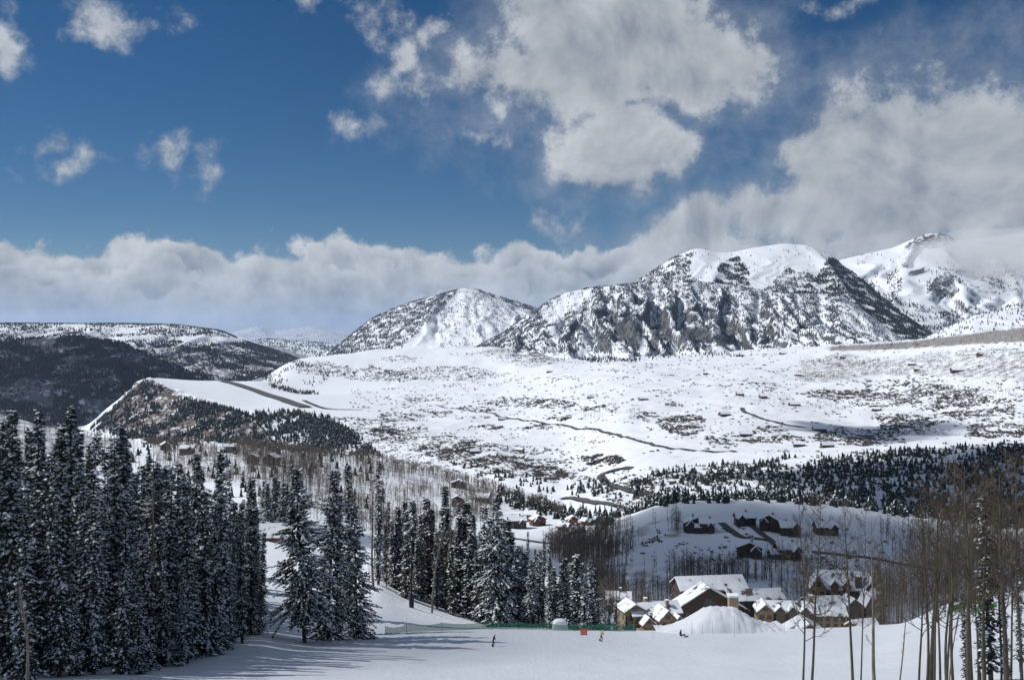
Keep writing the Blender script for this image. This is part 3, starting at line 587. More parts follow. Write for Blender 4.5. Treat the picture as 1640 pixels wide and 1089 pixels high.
# conifers just behind the crest of the hill with the houses, and down the strip on the next hill
row = []
for k in range(330):
    px = rng.uniform(985, 1460); d = rng.uniform(640, 760) if px > 1050 else rng.uniform(690, 800)
    row.append(at(px, d))
for k in range(210):
    px = rng.uniform(795, 985); cr = np.interp(px, [790, 900, 985], [905, 790, 690]); row.append(at(px, cr*rng.uniform(.93, 1.08)))
for k in range(150):
    px = rng.uniform(200, 620); row.append(at(px, np.interp(px, [200, 380, 620], [1080, 1010, 1010])*rng.uniform(.62, 1.06)))
row = np.array(row); near = np.concatenate([pines, row]); hs = np.concatenate([rng.uniform(4, 10.5, len(pines)), np.where(rng.random(len(row)) < .2, rng.uniform(9, 13, len(row)), rng.uniform(4.5, 9, len(row)))])
size = hs/near[:, 1]; order = np.argsort(-size); near, hs = near[order], hs[order]; near[:, 2] -= .3
st_rest = slice(300, None)
stuff('valley_forest', 'dark pines covering the slope behind the hill with the houses', near[st_rest], hs[st_rest], CON, M['fneedle'], hs[st_rest]*1.7, CAP)
pine_meshes = []
for i in range(6):
    v, f = CON2[i]; v2, f2 = CAP2[i]; pm = mesh_np('pine_crown', v*np.array((1.15, 1.15, 1)), f, M['fneedle']); ps = mesh_np('pine_snow', v2*np.array((1.15, 1.15, 1)), f2, M['snow']); pine_meshes.append((pm, ps))
tm = MB().tube([(0, 0, -.05), (0, 0, .5)], [.016, .01], 5).mesh('pine_trunk', M['bark'])
for i in range(300):
    p = near[i]; e = empty('pine_tree', tuple(p), rng.uniform(0, 6.28)); e.scale = (hs[i],)*3; k = i % 6
    on_crest = p[1] < 1000 and p[0] > -5
    if p[1] < 1100 and p[0] <= -5:
        tag(e, 'small dark pine among the bare aspens on the slope behind the left stand', 'tree', 'pines on the aspen slope'); obj('trunk', tm, e); c = obj('crown', pine_meshes[k][0], e); obj('snow', pine_meshes[k][1], c)['kind'] = 'stuff'; continue
    tag(e, 'small dark pine in the row along the crest of the hill with the houses' if on_crest else 'small dark pine on the slope beyond the hill with the houses', 'tree', 'pines along the hill crest' if on_crest else 'pines on the slope beyond the hill')
    obj('trunk', tm, e); c = obj('crown', pine_meshes[k][0], e); obj('snow', pine_meshes[k][1], c)['kind'] = 'stuff'
# leafless aspens
HILLW = [(380, 722), (600, 742), (700, 765), (800, 795), (800, 845), (700, 850), (600, 858), (500, 850), (400, 815)]
asp = [on_ground([HILLW], 2600, 600, 45, .0), on_ground([[(860, 878), (1000, 838), (1095, 828), (1095, 862), (1000, 888), (900, 908)]], 900, 430, 50, .35),
       on_ground([[(890, 908), (1000, 902), (1080, 908), (1240, 920), (1240, 934), (960, 945)]], 420, 380, 40, .4), on_ground([[(950, 930), (1090, 930), (1090, 990), (950, 990)]], 260, 330, 40, .4),
       on_ground([[(1225, 890), (1300, 905), (1420, 925), (1420, 1000), (1220, 960)]], 170, 340, 30, .2), on_ground([[(1410, 840), (1460, 840), (1500, 900), (1640, 880), (1640, 990), (1400, 990)]], 300, 300, 40, .3),
       on_ground([[(0, 660), (180, 700), (260, 712), (240, 760), (0, 740)]], 600, 700, 60, .0), on_ground([[(240, 712), (420, 718), (520, 735), (500, 790), (250, 770)]], 1300, 650, 50, .1)]
crest = []
for k in range(1300):
    px = rng.uniform(380, 905); cr = np.interp(px, [380, 600, 700, 800, 900], [1000, 1000, 980, 920, 780]); crest.append(at(px, cr*rng.uniform(.97, 1.07)))
asp.append(np.array(crest)); asp = np.concatenate(asp); h_ = rng.uniform(7, 12.5, len(asp)); asp[:, 2] -= .2
o_ = np.argsort(-(h_/asp[:, 1])); asp, h_ = asp[o_], h_[o_]
stuff('aspen_woods', 'leafless aspen woods on the nearer hills', asp[90:], h_[90:], BARE, M['ftwig'], h_[90:]*1.35)
BARE2 = [tris_bare(i+90, 24, .17, .011) for i in range(6)]
bm_ = [mesh_np('aspen_twigs', v, f, M['ftwig']) for v, f in BARE2]; stem = MB().tube([(0, 0, -.04), (.004, 0, .5), (0, .004, .93)], [.013, .010, .004], 5).mesh('aspen_stem', M['aspen'])
for i in range(90):
    e = empty('aspen_tree', tuple(asp[i]), rng.uniform(0, 6.28)); e.scale = (h_[i],)*3
    tag(e, 'slim leafless aspen in the grey woods between the lodges and the hill houses', 'tree', 'leafless aspens behind the lodges'); obj('trunk', stem, e); obj('crown', bm_[i % 6], e)
far_a = np.concatenate([on_ground([WOODS[0][0]], 2600, 1500, 200, .5), on_ground([WOODS[1][0]], 2700, 1500, 90, .15), on_ground([WOODS[2][0]], 1100, 1500, 90, .0),
    on_ground([[(740, 566), (800, 556), (860, 556), (900, 580), (840, 592), (760, 580)]], 900, 3000, 120, .3), ells([(1380, 585, 60, 8, 200), (1420, 600, 40, 6, 150), (1320, 648, 40, 8, 60), (940, 665, 30, 8, 50), (1015, 665, 14, 10, 50), (1290, 600, 30, 8, 60), (1240, 640, 30, 8, 60)], 1500)])
h_ = rng.uniform(7, 12, len(far_a))
stuff('aspen_woods', 'brown leafless aspen woods on the far right hillside', far_a, h_, BARE, M['ftwig'], h_*1.5)
# oak scrub
sc = [ells([(a_, b_, c_, d_, int(e_*1.5)) for a_, b_, c_, d_, e_ in [(830, 646, 60, 9, 170), (885, 648, 50, 9, 150), (960, 655, 36, 7, 60), (1095, 682, 45, 20, 420), (1035, 668, 24, 10, 70), (962, 738, 36, 12, 260), (880, 757, 32, 12, 240), (800, 742, 60, 12, 240), (720, 722, 55, 18, 320), (782, 684, 25, 5, 60),
    (865, 686, 28, 5, 60), (640, 668, 40, 8, 90), (705, 661, 25, 4, 40), (1380, 700, 75, 18, 420), (1450, 676, 60, 16, 300), (1560, 650, 75, 25, 500), (1400, 640, 80, 16, 420), (1330, 632, 60, 9, 160), (1500, 628, 60, 14, 300), (1600, 690, 60, 14, 250),
    (1230, 690, 30, 8, 60), (1170, 705, 50, 8, 80), (905, 672, 34, 5, 60), (620, 690, 30, 6, 60), (1080, 648, 20, 4, 30), (680, 640, 40, 4, 60), (760, 655, 40, 5, 60), (1250, 705, 50, 7, 100), (590, 700, 60, 14, 220)]], 1100),
    ells([(700, 598, 110, 13, 900), (600, 600, 80, 14, 700), (520, 590, 50, 12, 350), (850, 575, 60, 12, 400), (800, 568, 80, 7, 260), (640, 575, 60, 6, 120), (1200, 620, 60, 8, 60)], 2500),
    on_ground([[(400, 660), (620, 672), (760, 700), (900, 745), (900, 775), (600, 748), (420, 722)]], 1500, 1500, 80, .1), on_ground([[(920, 770), (1050, 745), (1100, 790), (1000, 825)]], 260, 900, 50), on_ground([RIGHTSLOPE], 4200, 900, 60, .3), on_ground([[(640, 640), (1640, 600), (1640, 700), (640, 730)]], 260, 1300, 300),
    on_ground([CLIFF], 900, 1600, 80, .2), on_ground([[(1080, 830), (1440, 850), (1420, 915), (960, 905)]], 130, 430, 30), on_ground([[(640, 600), (1640, 560), (1640, 640), (640, 650)]], 120, 2000, 300)]
sc = np.concatenate(sc + [on_ground([[(560, 625), (900, 600), (1640, 600), (1640, 715), (900, 735), (640, 740), (560, 690)]], 1300, 1300, 110, -.45), on_ground([[(600, 690), (900, 720), (1000, 740), (930, 775), (700, 745)]], 900, 1200, 60, -.1), on_ground([[(1380, 610), (1640, 600), (2200, 590), (2200, 700), (1640, 700), (1400, 700)]], 2200, 1300, 80, .0), on_ground([[(900, 570), (1640, 540), (1640, 600), (900, 600)]], 500, 2500, 150, -.3)]); h_ = rng.uniform(1.4, 3.8, len(sc)); h_[sc[:, 1] > 2500] *= 1.3; h_[sc[:, 1] < 700] *= .45
stuff('scrub', 'grey leafless oak scrub in patches over the snowy benches', sc, h_, BUSH, M['scrub'], h_*1.35)

# ------------------------------------------------------------------ roads, laid on the land
def road(name, label, pts, w, mt='asphalt', dmin=200, lift=0.5):
    """pts are sight lines (column, height) or (column, height, distance)"""
    c = [Vector(((p[0]-CX)/F*(p[2] if len(p) > 2 else hit(p[0], p[1], dmin)), (p[2] if len(p) > 2 else hit(p[0], p[1], dmin)), 0)) for p in pts]
    q = []
    for i in range(len(c)-1):
        n = max(2, int((c[i+1]-c[i]).length/(w*1.2)))
        for k in range(n):
            t = k/n; a = c[max(i-1, 0)]; b, e = c[i], c[i+1]; g = c[min(i+2, len(c)-1)]
            q.append(0.5*((2*b) + (e-a)*t + (2*a-5*b+4*e-g)*t*t + (3*b-a-3*e+g)*t**3))
    q.append(c[-1]); V = []
    for i, p in enumerate(q):
        t = q[min(i+1, len(q)-1)] - q[max(i-1, 0)]; t.normalize(); n = Vector((-t.y, t.x, 0))
        for s_ in (-1, -.33, .33, 1):
            a = p + n*s_*w/2; V.append((a.x, a.y, max(H(a.x, a.y), H(p.x, p.y)-.3) + lift))
    Fq = [(4*i+j, 4*i+j+1, 4*i+j+5, 4*i+j+4) for i in range(len(q)-1) for j in range(3)]
    return tag(obj(name, mesh_np(name, V, Fq, M[mt], True)), label, kind='structure')
road('runway', 'dark cleared runway on the flat mesa top', [(356, 613.5, 4200), (490, 655, 3080)], 42, lift=3.5)
road('road', 'side road at the end of the runway', [(486, 643, 3350), (520, 654, 3080), (580, 655, 3050)], 15, lift=2.5)
road('road', 'valley road crossing the snowy bench', [(690, 650), (760, 660), (830, 672), (900, 682), (960, 690), (1010, 703), (1050, 715), (1100, 722), (1180, 724)], 8, dmin=1500, lift=1.6)
road('road', 'road winding up the snowy meadow', [(1325, 690), (1270, 683), (1225, 672), (1190, 660), (1190, 655)], 10, dmin=1500, lift=1.4)
road('road', 'highway bending round the pine slope', [(1010, 752), (975, 758), (962, 766), (985, 780), (1030, 794), (1075, 806)], 13, dmin=900, lift=1.2)
road('road', 'lower highway in the valley bottom', [(900, 798), (950, 806), (1000, 816), (1030, 824)], 11, dmin=900, lift=1.2)
road('driveway', 'ploughed drive between the houses on the hill', [(1155, 838), (1170, 850), (1190, 862), (1235, 868)], 4.5, dmin=430, lift=.35)
road('driveway', 'ploughed drive below the top houses on the hill', [(1205, 845), (1222, 858), (1235, 868), (1250, 880)], 4.5, dmin=430, lift=.4)
road('driveway', 'ploughed lane on the right of the hill', [(1300, 886), (1360, 893), (1440, 903), (1500, 915)], 4, dmin=400, lift=.35)
road('driveway', 'ploughed lane between the houses left of the valley', [(822, 800), (832, 806), (838, 812), (820, 818)], 5, dmin=560, lift=.4)
road('driveway', 'lane below the small orange houses', [(815, 862), (850, 868), (900, 872), (950, 862)], 5, dmin=500, lift=.4)
# ------------------------------------------------------------------ spruces beside the run
def spruce_mesh(seed, h=25.0, rad=2.6, bare=0.04, power=0.8, snowy=0.42, sparse=1.0):
    """needle sprays and the snow lying on them, bough by bough"""
    r = np.random.default_rng(seed); V, Fc, SV, SF = [], [], [], []
    z = h*bare
    while z < h*0.985:
        t = (z - h*bare)/(h*(1-bare)); prof = (1-t)**power*(0.55+0.45*min(1, t*6+.35))
        n = int((9 if t < .8 else 6)*sparse); a0 = r.uniform(0, 6.28)
        for k in range(max(3, n)):
            a = a0 + 6.283*k/max(3, n) + r.normal()*.25; L_ = max(.25, rad*prof*r.uniform(.45, 1.3)*(.8+.35*math.sin(z*1.3+seed))); droop = -0.42 + 0.75*t + r.normal()*.16; bs = r.random()**.7*1.9
            d = np.array((math.cos(a), math.sin(a), droop)); d /= np.linalg.norm(d); side = np.array((-math.sin(a), math.cos(a), 0)); up = np.cross(d, side)*-1
            up = up if up[2] > 0 else -up; m = max(2, int(L_/.42)); zz = z + r.uniform(-.2, .2)
            for i in range(m):
                u = (i+1)/m; c = np.array((0, 0, zz)) + d*L_*u*.95 + np.array((0, 0, -.22*(L_*u)**1.6*.28))
                if u < .28 and L_ > 1.2: continue
                for sgn in ((-1, 0, 1) if L_ > .7 else (0, 1)):
                    ln = r.uniform(.38, .66); w = r.uniform(.12, .21); dd = d*.75 + side*sgn*r.uniform(.5, .95) + np.array((0, 0, -.30+r.normal()*.22)); dd /= np.linalg.norm(dd)
                    ss = np.cross(dd, (0, 0, 1)); ss /= np.linalg.norm(ss)+1e-9; b = len(V)
                    V.extend([c - dd*ln*.25, c + ss*w + dd*ln*.3 - np.array((0, 0, .07)), c + dd*ln, c - ss*w + dd*ln*.3 - np.array((0, 0, .07))]); Fc.extend([(b, b+1, b+2), (b, b+2, b+3)])
                    if r.random() < snowy*bs*(.5+.7*u):
                        q = r.uniform(.55, 1.0)*(1.9 if r.random() < .12 else 1); b = len(SV); o = np.array((0, 0, .05)); e = r.uniform(.06, .13)
                        SV.extend([c - dd*ln*.2*q + o, c + ss*w*1.05*q + dd*ln*.3 + o*.2, c + dd*ln*.85*q + o*.4, c - ss*w*1.05*q + dd*ln*.3 + o*.2, c + dd*ln*.25*q + o + np.array((0, 0, e))])
                        SF.extend([(b, b+1, b+4), (b+1, b+2, b+4), (b+2, b+3, b+4), (b+3, b, b+4)])
        z += r.uniform(.30, .46)*(1 if t < .85 else .7)
    tr = MB().tube([(0, 0, -1.0), (0, 0, h*.3), (.05, 0, h*.7), (0, 0, h*.995)], [.30*h/25, .23*h/25, .11*h/25, .015], 8).mesh('spruce_trunk', M['bark'], True)
    return tr, mesh_np('spruce_crown', V, Fc, M['needle']), mesh_np('spruce_snow', SV, SF, M['snow'])
SPR = [spruce_mesh(100+i, 25, rad, bare, pw, sn*.95, (1.0, .8, 1.15, .7, .62, 1.1, .8)[i]) for i, (rad, bare, pw, sn) in enumerate([(2.1, .03, .75, .34), (1.7, .04, .62, .36), (2.4, .03, .85, .30), (1.5, .05, .55, .36), (1.9, .06, .7, .26), (2.5, .04, 1.0, .34), (1.25, .08, .5, .28)])]
BIG = spruce_mesh(200, 26, 5.4, .15, .62, .34, 1.45); BIG2 = spruce_mesh(201, 26, 4.9, .03, .66, .34, 1.4); TRUNKY = spruce_mesh(202, 22, 2.8, .27, .6, .36); THIN = spruce_mesh(203, 25, 1.25, .12, .5, .25, .7)
def spruce(px, d, top, proto, label, group=None, h0=25.0, z=None, wid=1.0):
    g = at(px, d); hh = (HY-top)/F*d - g.z if top is not None else z
    sc_ = hh/h0; e = empty('spruce_tree', tuple(g - Vector((0, 0, .15))), rng.uniform(0, 6.28)); e.scale = (sc_*wid, sc_*wid, sc_); e.rotation_euler[0] = R(rng.normal()*1.3); e.rotation_euler[1] = R(rng.normal()*1.3)
    tag(e, label, 'tree', group); obj('trunk', proto[0], e); c = obj('crown', proto[1], e); sn_ = obj('snow', proto[2], c); sn_['kind'] = 'stuff'
    return e
GL = 'dense spruce stand along the left edge of the run'
LL = 'tall snow-dusted spruce in the dense dark stand left of the ski run'
EDGE = lambda px: float(np.interp(px, [-300, 0, 210, 300, 345, 385, 415, 440], [62, 74, 88, 104, 117, 136, 156, 178]))
ENV = lambda px: float(np.interp(px, [-300, 0, 15, 60, 110, 150, 200, 250, 300, 350, 400, 440], [640, 655, 650, 648, 650, 690, 668, 715, 725, 712, 760, 830]))
main = [(15, 84, 652), (62, 92, 648), (112, 98, 645), (132, 92, 692), (186, 102, 690), (203, 108, 668), (268, 108, 745), (322, 122, 722), (353, 126, 712), (402, 152, 760), (408, 168, 812), (300, 108, 790), (345, 119, 800), (388, 138, 815), (415, 158, 850), (240, 98, 800), (195, 90, 820), (150, 88, 790), (95, 84, 780), (40, 78, 770), (-15, 74, 720), (225, 92, 880), (290, 104, 905), (120, 86, 860), (365, 128, 870)]
for i, (px, d, top) in enumerate(main): spruce(px, d, top, SPR[i % 7], LL, GL)
for k in range(245):
    px = rng.uniform(-150, 412); d = EDGE(px) + rng.uniform(6, 95)**1.0; g = at(px, d)
    top = ENV(px) + rng.uniform(10, 150); hh = (HY-top)/F*d - g.z
    if hh < 9: continue
    if hh > 33: hh = rng.uniform(26, 32)
    spruce(px, d, None, SPR[k % 7], LL, GL, z=hh, wid=rng.uniform(.75, 1.3))
spruce(488, 149, 745, BIG, 'broad snowy spruce with bare trunk foot standing foremost at the edge of the run', h0=26)
spruce(524, 158, 748, BIG2, 'broad snowy spruce directly behind the foremost one with the bare trunk foot', h0=26)
spruce(573, 163, 803, BIG2, 'lower bushy snowy spruce reaching the snow just left of the net fence', h0=26)
spruce(560, 185, 742, THIN, 'very slender spruce spire rising behind the broad pair')
spruce(546, 172, 790, SPR[3], 'narrow spruce wedged behind the broad foremost pair')
spruce(606, 232, 738, SPR[3], 'tall narrow spruce above the snow bank, beside a grey dead trunk')
spruce(620, 245, 800, SPR[6], 'short narrow spruce at the top of the snow bank')
spruce(796, 205, 788, BIG2, 'largest spruce behind the green net, pointed and snowy', h0=26)
spruce(850, 200, 893, TRUNKY, 'round-topped spruce with a bare brown trunk behind the green net', h0=22)
spruce(880, 214, 868, THIN, 'dark thin spruce spire beside the white snow block')
GN = 'snowy spruces behind the green net'; LN = 'snowy spruce in the row of woods behind the green net fence'
for i, (px, d, top) in enumerate([(640, 240, 812), (662, 250, 800), (688, 246, 795), (716, 240, 775), (736, 236, 822), (752, 228, 850), (770, 232, 805), (812, 222, 830), (830, 228, 872), (870, 226, 905), (905, 214, 892), (925, 218, 885), (946, 222, 893), (935, 208, 915), (915, 236, 900), (700, 232, 850), (725, 224, 870), (675, 262, 830), (758, 250, 820), (782, 240, 830), (650, 228, 850), (668, 236, 862), (710, 250, 812), (745, 240, 800), (765, 222, 880), (820, 236, 850), (840, 246, 880), (862, 240, 895), (890, 232, 905), (910, 246, 905), (930, 240, 900), (955, 232, 908), (690, 256, 812), (630, 250, 840), (800, 246, 850), (780, 226, 870), (733, 252, 805), (655, 262, 815)]):
    spruce(px, d, top, SPR[(i*3) % 7], LN, GN, wid=1.4+.3*(i % 3))
for k in range(30):
    px = rng.uniform(612, 955); d = rng.uniform(232, 285); spruce(px, d, None, SPR[k % 7], LN, GN, z=rng.uniform(14, 23)*(1 if px < 830 else .72), wid=rng.uniform(1.2, 1.8))
GC = 'small snowy spruces near the lodges'; LC = 'small snow-laden spruce between the net fence and the tan lodge'
for i, (px, d, top) in enumerate([(985, 262, 962), (968, 258, 968), (1003, 268, 985), (975, 275, 955)]): spruce(px, d, top, SPR[i % 7], LC, GC, wid=1.6)
GH = 'dark spruces behind the hut'; LH = 'dark spruce standing in the group behind the snow-roofed hut'
for i, (px, d, top) in enumerate([(430, 360, 772), (440, 372, 762), (449, 366, 778), (458, 380, 770), (420, 390, 768), (470, 372, 790), (408, 380, 785), (445, 385, 768), (425, 372, 785)]): spruce(px, d, top, SPR[(i*2) % 7], LH, GH, wid=1.9)
GM = 'spruces in the dip beyond the net'; LM = 'spruce in the shaded dip between the net woods and the aspen hill'
for k in range(26):
    px = rng.uniform(600, 900); d = rng.uniform(275, 430); spruce(px, d, None, SPR[k % 7], LM, GM, z=rng.uniform(12, 19), wid=1.2)
LR = 'sparse dark spruce with clumps of snow among the bare aspens at the right'
for i, (px, d, top) in enumerate([(1588, 66, 790), (1612, 70, 905), (1570, 74, 925), (1548, 70, 945), (1635, 78, 880)]): spruce(px, d, top, THIN, ['tall sparse spruce with clumps of snow rising among the right aspens', 'low snowy spruce just right of the tall sparse one among the aspens', 'low snowy spruce just left of the tall sparse one among the aspens', 'lowest snowy spruce farthest left among the right aspens', 'sparse snowy spruce at the right edge beyond the aspens'][i], 'spruces among the right aspens', wid=1.0 if i else 1.2)

# ------------------------------------------------------------------ leafless aspens and dead snags
def aspen_mesh(seed, h=16.0, r0=.15, low=.42, nb=30, blen=2.6, mt='aspen', twigs=True, lean=.3):
    r = np.random.default_rng(seed); tr = MB(); cr = MB(); n = 12; pts = []
    bx, by = r.normal()*lean, r.normal()*lean
    for i in range(n+1):
        t = i/n; pts.append(np.array((bx*t*t*2 + .16*math.sin(4.1*t+seed) + .05*math.sin(11*t+seed*2), by*t*t*2 + .16*math.cos(3.3*t+seed), -1.2 + (h+1.2)*t)))
    tr.tube(pts, [r0*(1-.93*(i/n)**1.15) for i in range(n+1)], 8)
    P = lambda t: pts[min(int(t*n), n-1)]*(1-(t*n-int(t*n))) + pts[min(int(t*n)+1, n)]*(t*n-int(t*n))
    def limb(p, d, l, rad, lev):
        q = [p]; dd = d.copy()
        for k in range(3):
            dd = dd + np.array((0, 0, .22)) + r.normal(size=3)*.16; dd /= np.linalg.norm(dd); q.append(q[-1] + dd*l/3)
        cr.tube(q, [rad, rad*.75, rad*.5, rad*.2], 4 if lev == 0 else 3)
        if lev < (2 if twigs else 1):
            for k in range(7 if lev == 0 else 5):
                u = r.uniform(.3, 1.0); c = q[min(int(u*3), 2)] + (q[min(int(u*3), 2)+1]-q[min(int(u*3), 2)])*(u*3-int(min(u*3, 2.99)))
                e = dd + r.normal(size=3)*.75; e /= np.linalg.norm(e); limb(c, e, l*r.uniform(.28, .5), rad*.5, lev+1)
    if seed % 3 == 0:
        f0 = P(.55); tr.tube([f0, f0+np.array((.35, .1, 1.4)), f0+np.array((.6, .3, 3.4)), f0+np.array((.75, .2, 5.6))], [r0*.5, r0*.4, r0*.28, .02], 6)
        for k in range(8): limb(f0+np.array((.35+.05*k, .2, 1.2+k*.55)), np.array((r.normal(), r.normal(), .6)), blen*.5, .02, 0)
    for k in range(nb):
        t = low + (1-low)*(k/nb)**.85*.98; a = r.uniform(0, 6.28); s_ = (1.15-t)
        limb(P(t), np.array((math.cos(a), math.sin(a), r.uniform(.25, .9))), blen*(.35+s_)*r.uniform(.5, 1.1), .032*(.5+s_), 0)
    return tr.mesh('aspen_trunk', M[mt], True), cr.mesh('aspen_branches', M['twig' if mt == 'aspen' else mt])
ASP = [aspen_mesh(300+i, 16, .10+.018*(i % 3), .36+.05*(i % 3), 30, 2.9, lean=.25) for i in range(6)]
SNAG = [aspen_mesh(330+i, 18, .2, .35, 16, 1.3, 'dead', False, .5) for i in range(3)]
SAP = aspen_mesh(340, 8, .05, .25, 16, 1.4)
def aspen(px, d, top, k, label, group=None, protos=None, name='aspen_tree', tilt=0.0, thick=1.0):
    p = (protos or ASP)[k % len(protos or ASP)]; g = at(px, d); hh = (HY-top)/F*d - g.z; s_ = hh/(18.0 if protos is SNAG else 16.0)
    e = empty(name, tuple(g), rng.uniform(0, 6.28)); e.scale = (s_*thick, s_*thick, s_)
    if tilt: e.rotation_euler = (0, R(tilt), 0)
    tag(e, label, 'tree', group); obj('trunk', p[0], e); c = obj('crown', p[1], e); return e
aspen(1287, 56, 800, 0, 'left of the twin pale aspen trunks standing in front of the hill houses')
aspen(1301, 57, 790, 1, 'right of the twin pale aspen trunks standing in front of the hill houses')
aspen(1363, 60, 808, 2, 'bare aspen with upswept fork between the twin trunks and the leaning snag')
aspen(1379, 66, 815, 3, 'thin straight aspen just left of the dark leaning snag', thick=.8)
aspen(1405, 58, 832, 1, 'dark leaning dead trunk with curled dead twigs low down', protos=SNAG, name='dead_tree', tilt=-3)
aspen(1440, 64, 905, 2, 'thin dark dead trunk leaning right in front of the brown thicket', protos=SNAG, name='dead_tree', tilt=5, thick=.6)
ORD = 'first second third fourth fifth sixth seventh eighth ninth tenth eleventh twelfth thirteenth fourteenth fifteenth sixteenth seventeenth'.split()
GA = 'bare aspens clustered at the right'; LA = 'tall bare aspen trunk in the close cluster at the right of the run'
for i, (px, d, top) in enumerate([(1476, 60, 800), (1483, 63, 770), (1492, 66, 785), (1499, 58, 760), (1508, 70, 800), (1515, 62, 850), (1521, 60, 780), (1528, 57, 748), (1546, 52, 745), (1556, 64, 765), (1565, 72, 800), (1573, 62, 790), (1600, 66, 765), (1606, 61, 750), (1612, 58, 740), (1622, 72, 770), (1638, 60, 742), (1655, 66, 730), (1680, 62, 720), (1710, 70, 740), (1740, 64, 720)]):
    aspen(px, d, top, i, (ORD[i] + ' trunk from the left in the close cluster of tall bare aspens' if i < 17 else LA), GA, thick=1.0+.35*(i % 3 == 2))
aspen(1518, 64, 930, 0, 'broken dark dead trunk leaning among the clustered aspens', protos=SNAG, name='dead_tree', tilt=6, thick=.7)
GT = 'brown thicket of aspens beyond the run'; LT = 'bare aspen in the brown thicket falling away behind the right of the run'
for k in range(95):
    px = rng.uniform(1405, 1760) if k > 10 else rng.uniform(1400, 1450); d = rng.uniform(185, 330); g = at(px, d); top = HY - (g.z + rng.uniform(13, 20))/d*F
    aspen(px, d, top, k, LT, GT, thick=1.1)
for k in range(16):
    px = rng.uniform(1400, 1660); d = rng.uniform(128, 168) if px > 1480 else rng.uniform(185, 230); g = at(px, d); aspen(px, d, HY - (g.z + rng.uniform(11, 16))/d*F, k, LT, GT, thick=1.0)
aspen(692, 214, 800, 0, 'pale grey dead trunk leaning right at the edge of the net woods', protos=SNAG, name='dead_tree', tilt=4)
aspen(600, 222, 735, 1, 'grey dead trunk crossing the tall narrow spruce above the snow bank', protos=SNAG, name='dead_tree', tilt=-4)
aspen(248, 106, 700, 2, 'bare dead spire standing out of the dark left stand', protos=SNAG, name='dead_tree', thick=.8)
aspen(44, 70, 900, 0, 'pale dead tree with crooked limbs low in front of the left stand', protos=SNAG, name='dead_tree', thick=1.3)
aspen(720, 226, 765, 2, 'dead tree with a broken crooked top above the net woods', protos=SNAG, name='dead_tree')
for k in range(34):
    px = rng.uniform(600, 790); d = rng.uniform(226, 300); g = at(px, d); aspen(px, d, HY - (g.z + rng.uniform(14, 22))/d*F, k, 'tall grey aspen among the spruces behind the net fence', 'aspens in the net woods', thick=.9)
for i, (px, d, top) in enumerate([(505, 165, 945), (515, 166, 905), (592, 205, 900)]): aspen(px, d, top, i, ['short thin sapling before the bushy spruce left of the net', 'taller thin sapling just right of the short one left of the net', 'thin sapling on the snow bank above the left end of the net'][i], 'saplings by the net', thick=.6)
# ------------------------------------------------------------------ buildings
M['tan'] = mat('tan_stucco', (0.29, 0.20, 0.12), (0.19, 0.135, 0.085), 0.8, 0.85)
M['shaded_grey_wall'] = mat('grey_brown_siding_shaded', (0.13, 0.105, 0.085), (0.08, 0.064, 0.054), 0.6, 0.85, 0.2, 0.03, (1, 1, 6))  # grey-brown siding, with the shade on the lodges darkened into its colour
M['brown'] = mat('dark_timber', (0.085, 0.058, 0.042), (0.045, 0.032, 0.025), 0.8, 0.8, 0.2, 0.03, (1, 1, 5))
M['red'] = mat('red_brown_timber', (0.15, 0.052, 0.038), (0.10, 0.038, 0.030), 0.8, 0.8)
M['orange'] = mat('orange_timber', (0.36, 0.12, 0.055), (0.24, 0.08, 0.04), 0.8, 0.8)
M['yellow'] = mat('ochre_wall', (0.24, 0.19, 0.115), (0.18, 0.14, 0.085), 0.8, 0.85)
M['stone'] = mat('chimney_stone', (0.36, 0.27, 0.17), (0.22, 0.165, 0.11), 1.6, 0.9, 0.6, 0.05)
M['roof'] = mat('brown_shingle', (0.075, 0.058, 0.050), (0.04, 0.032, 0.028), 1.2, 0.85)
M['trim'] = mat('timber_trim', (0.13, 0.075, 0.045), (0.085, 0.05, 0.032), 1.5, 0.75)
mg, ntg, bg = newmat('window_glass'); bg.inputs['Base Color'].default_value = (0.025, 0.032, 0.038, 1); bg.inputs['Roughness'].default_value = .12; M['glass'] = mg
M['white'] = mat('white_paint', (0.75, 0.75, 0.74), (0.68, 0.68, 0.68), 1, .6)
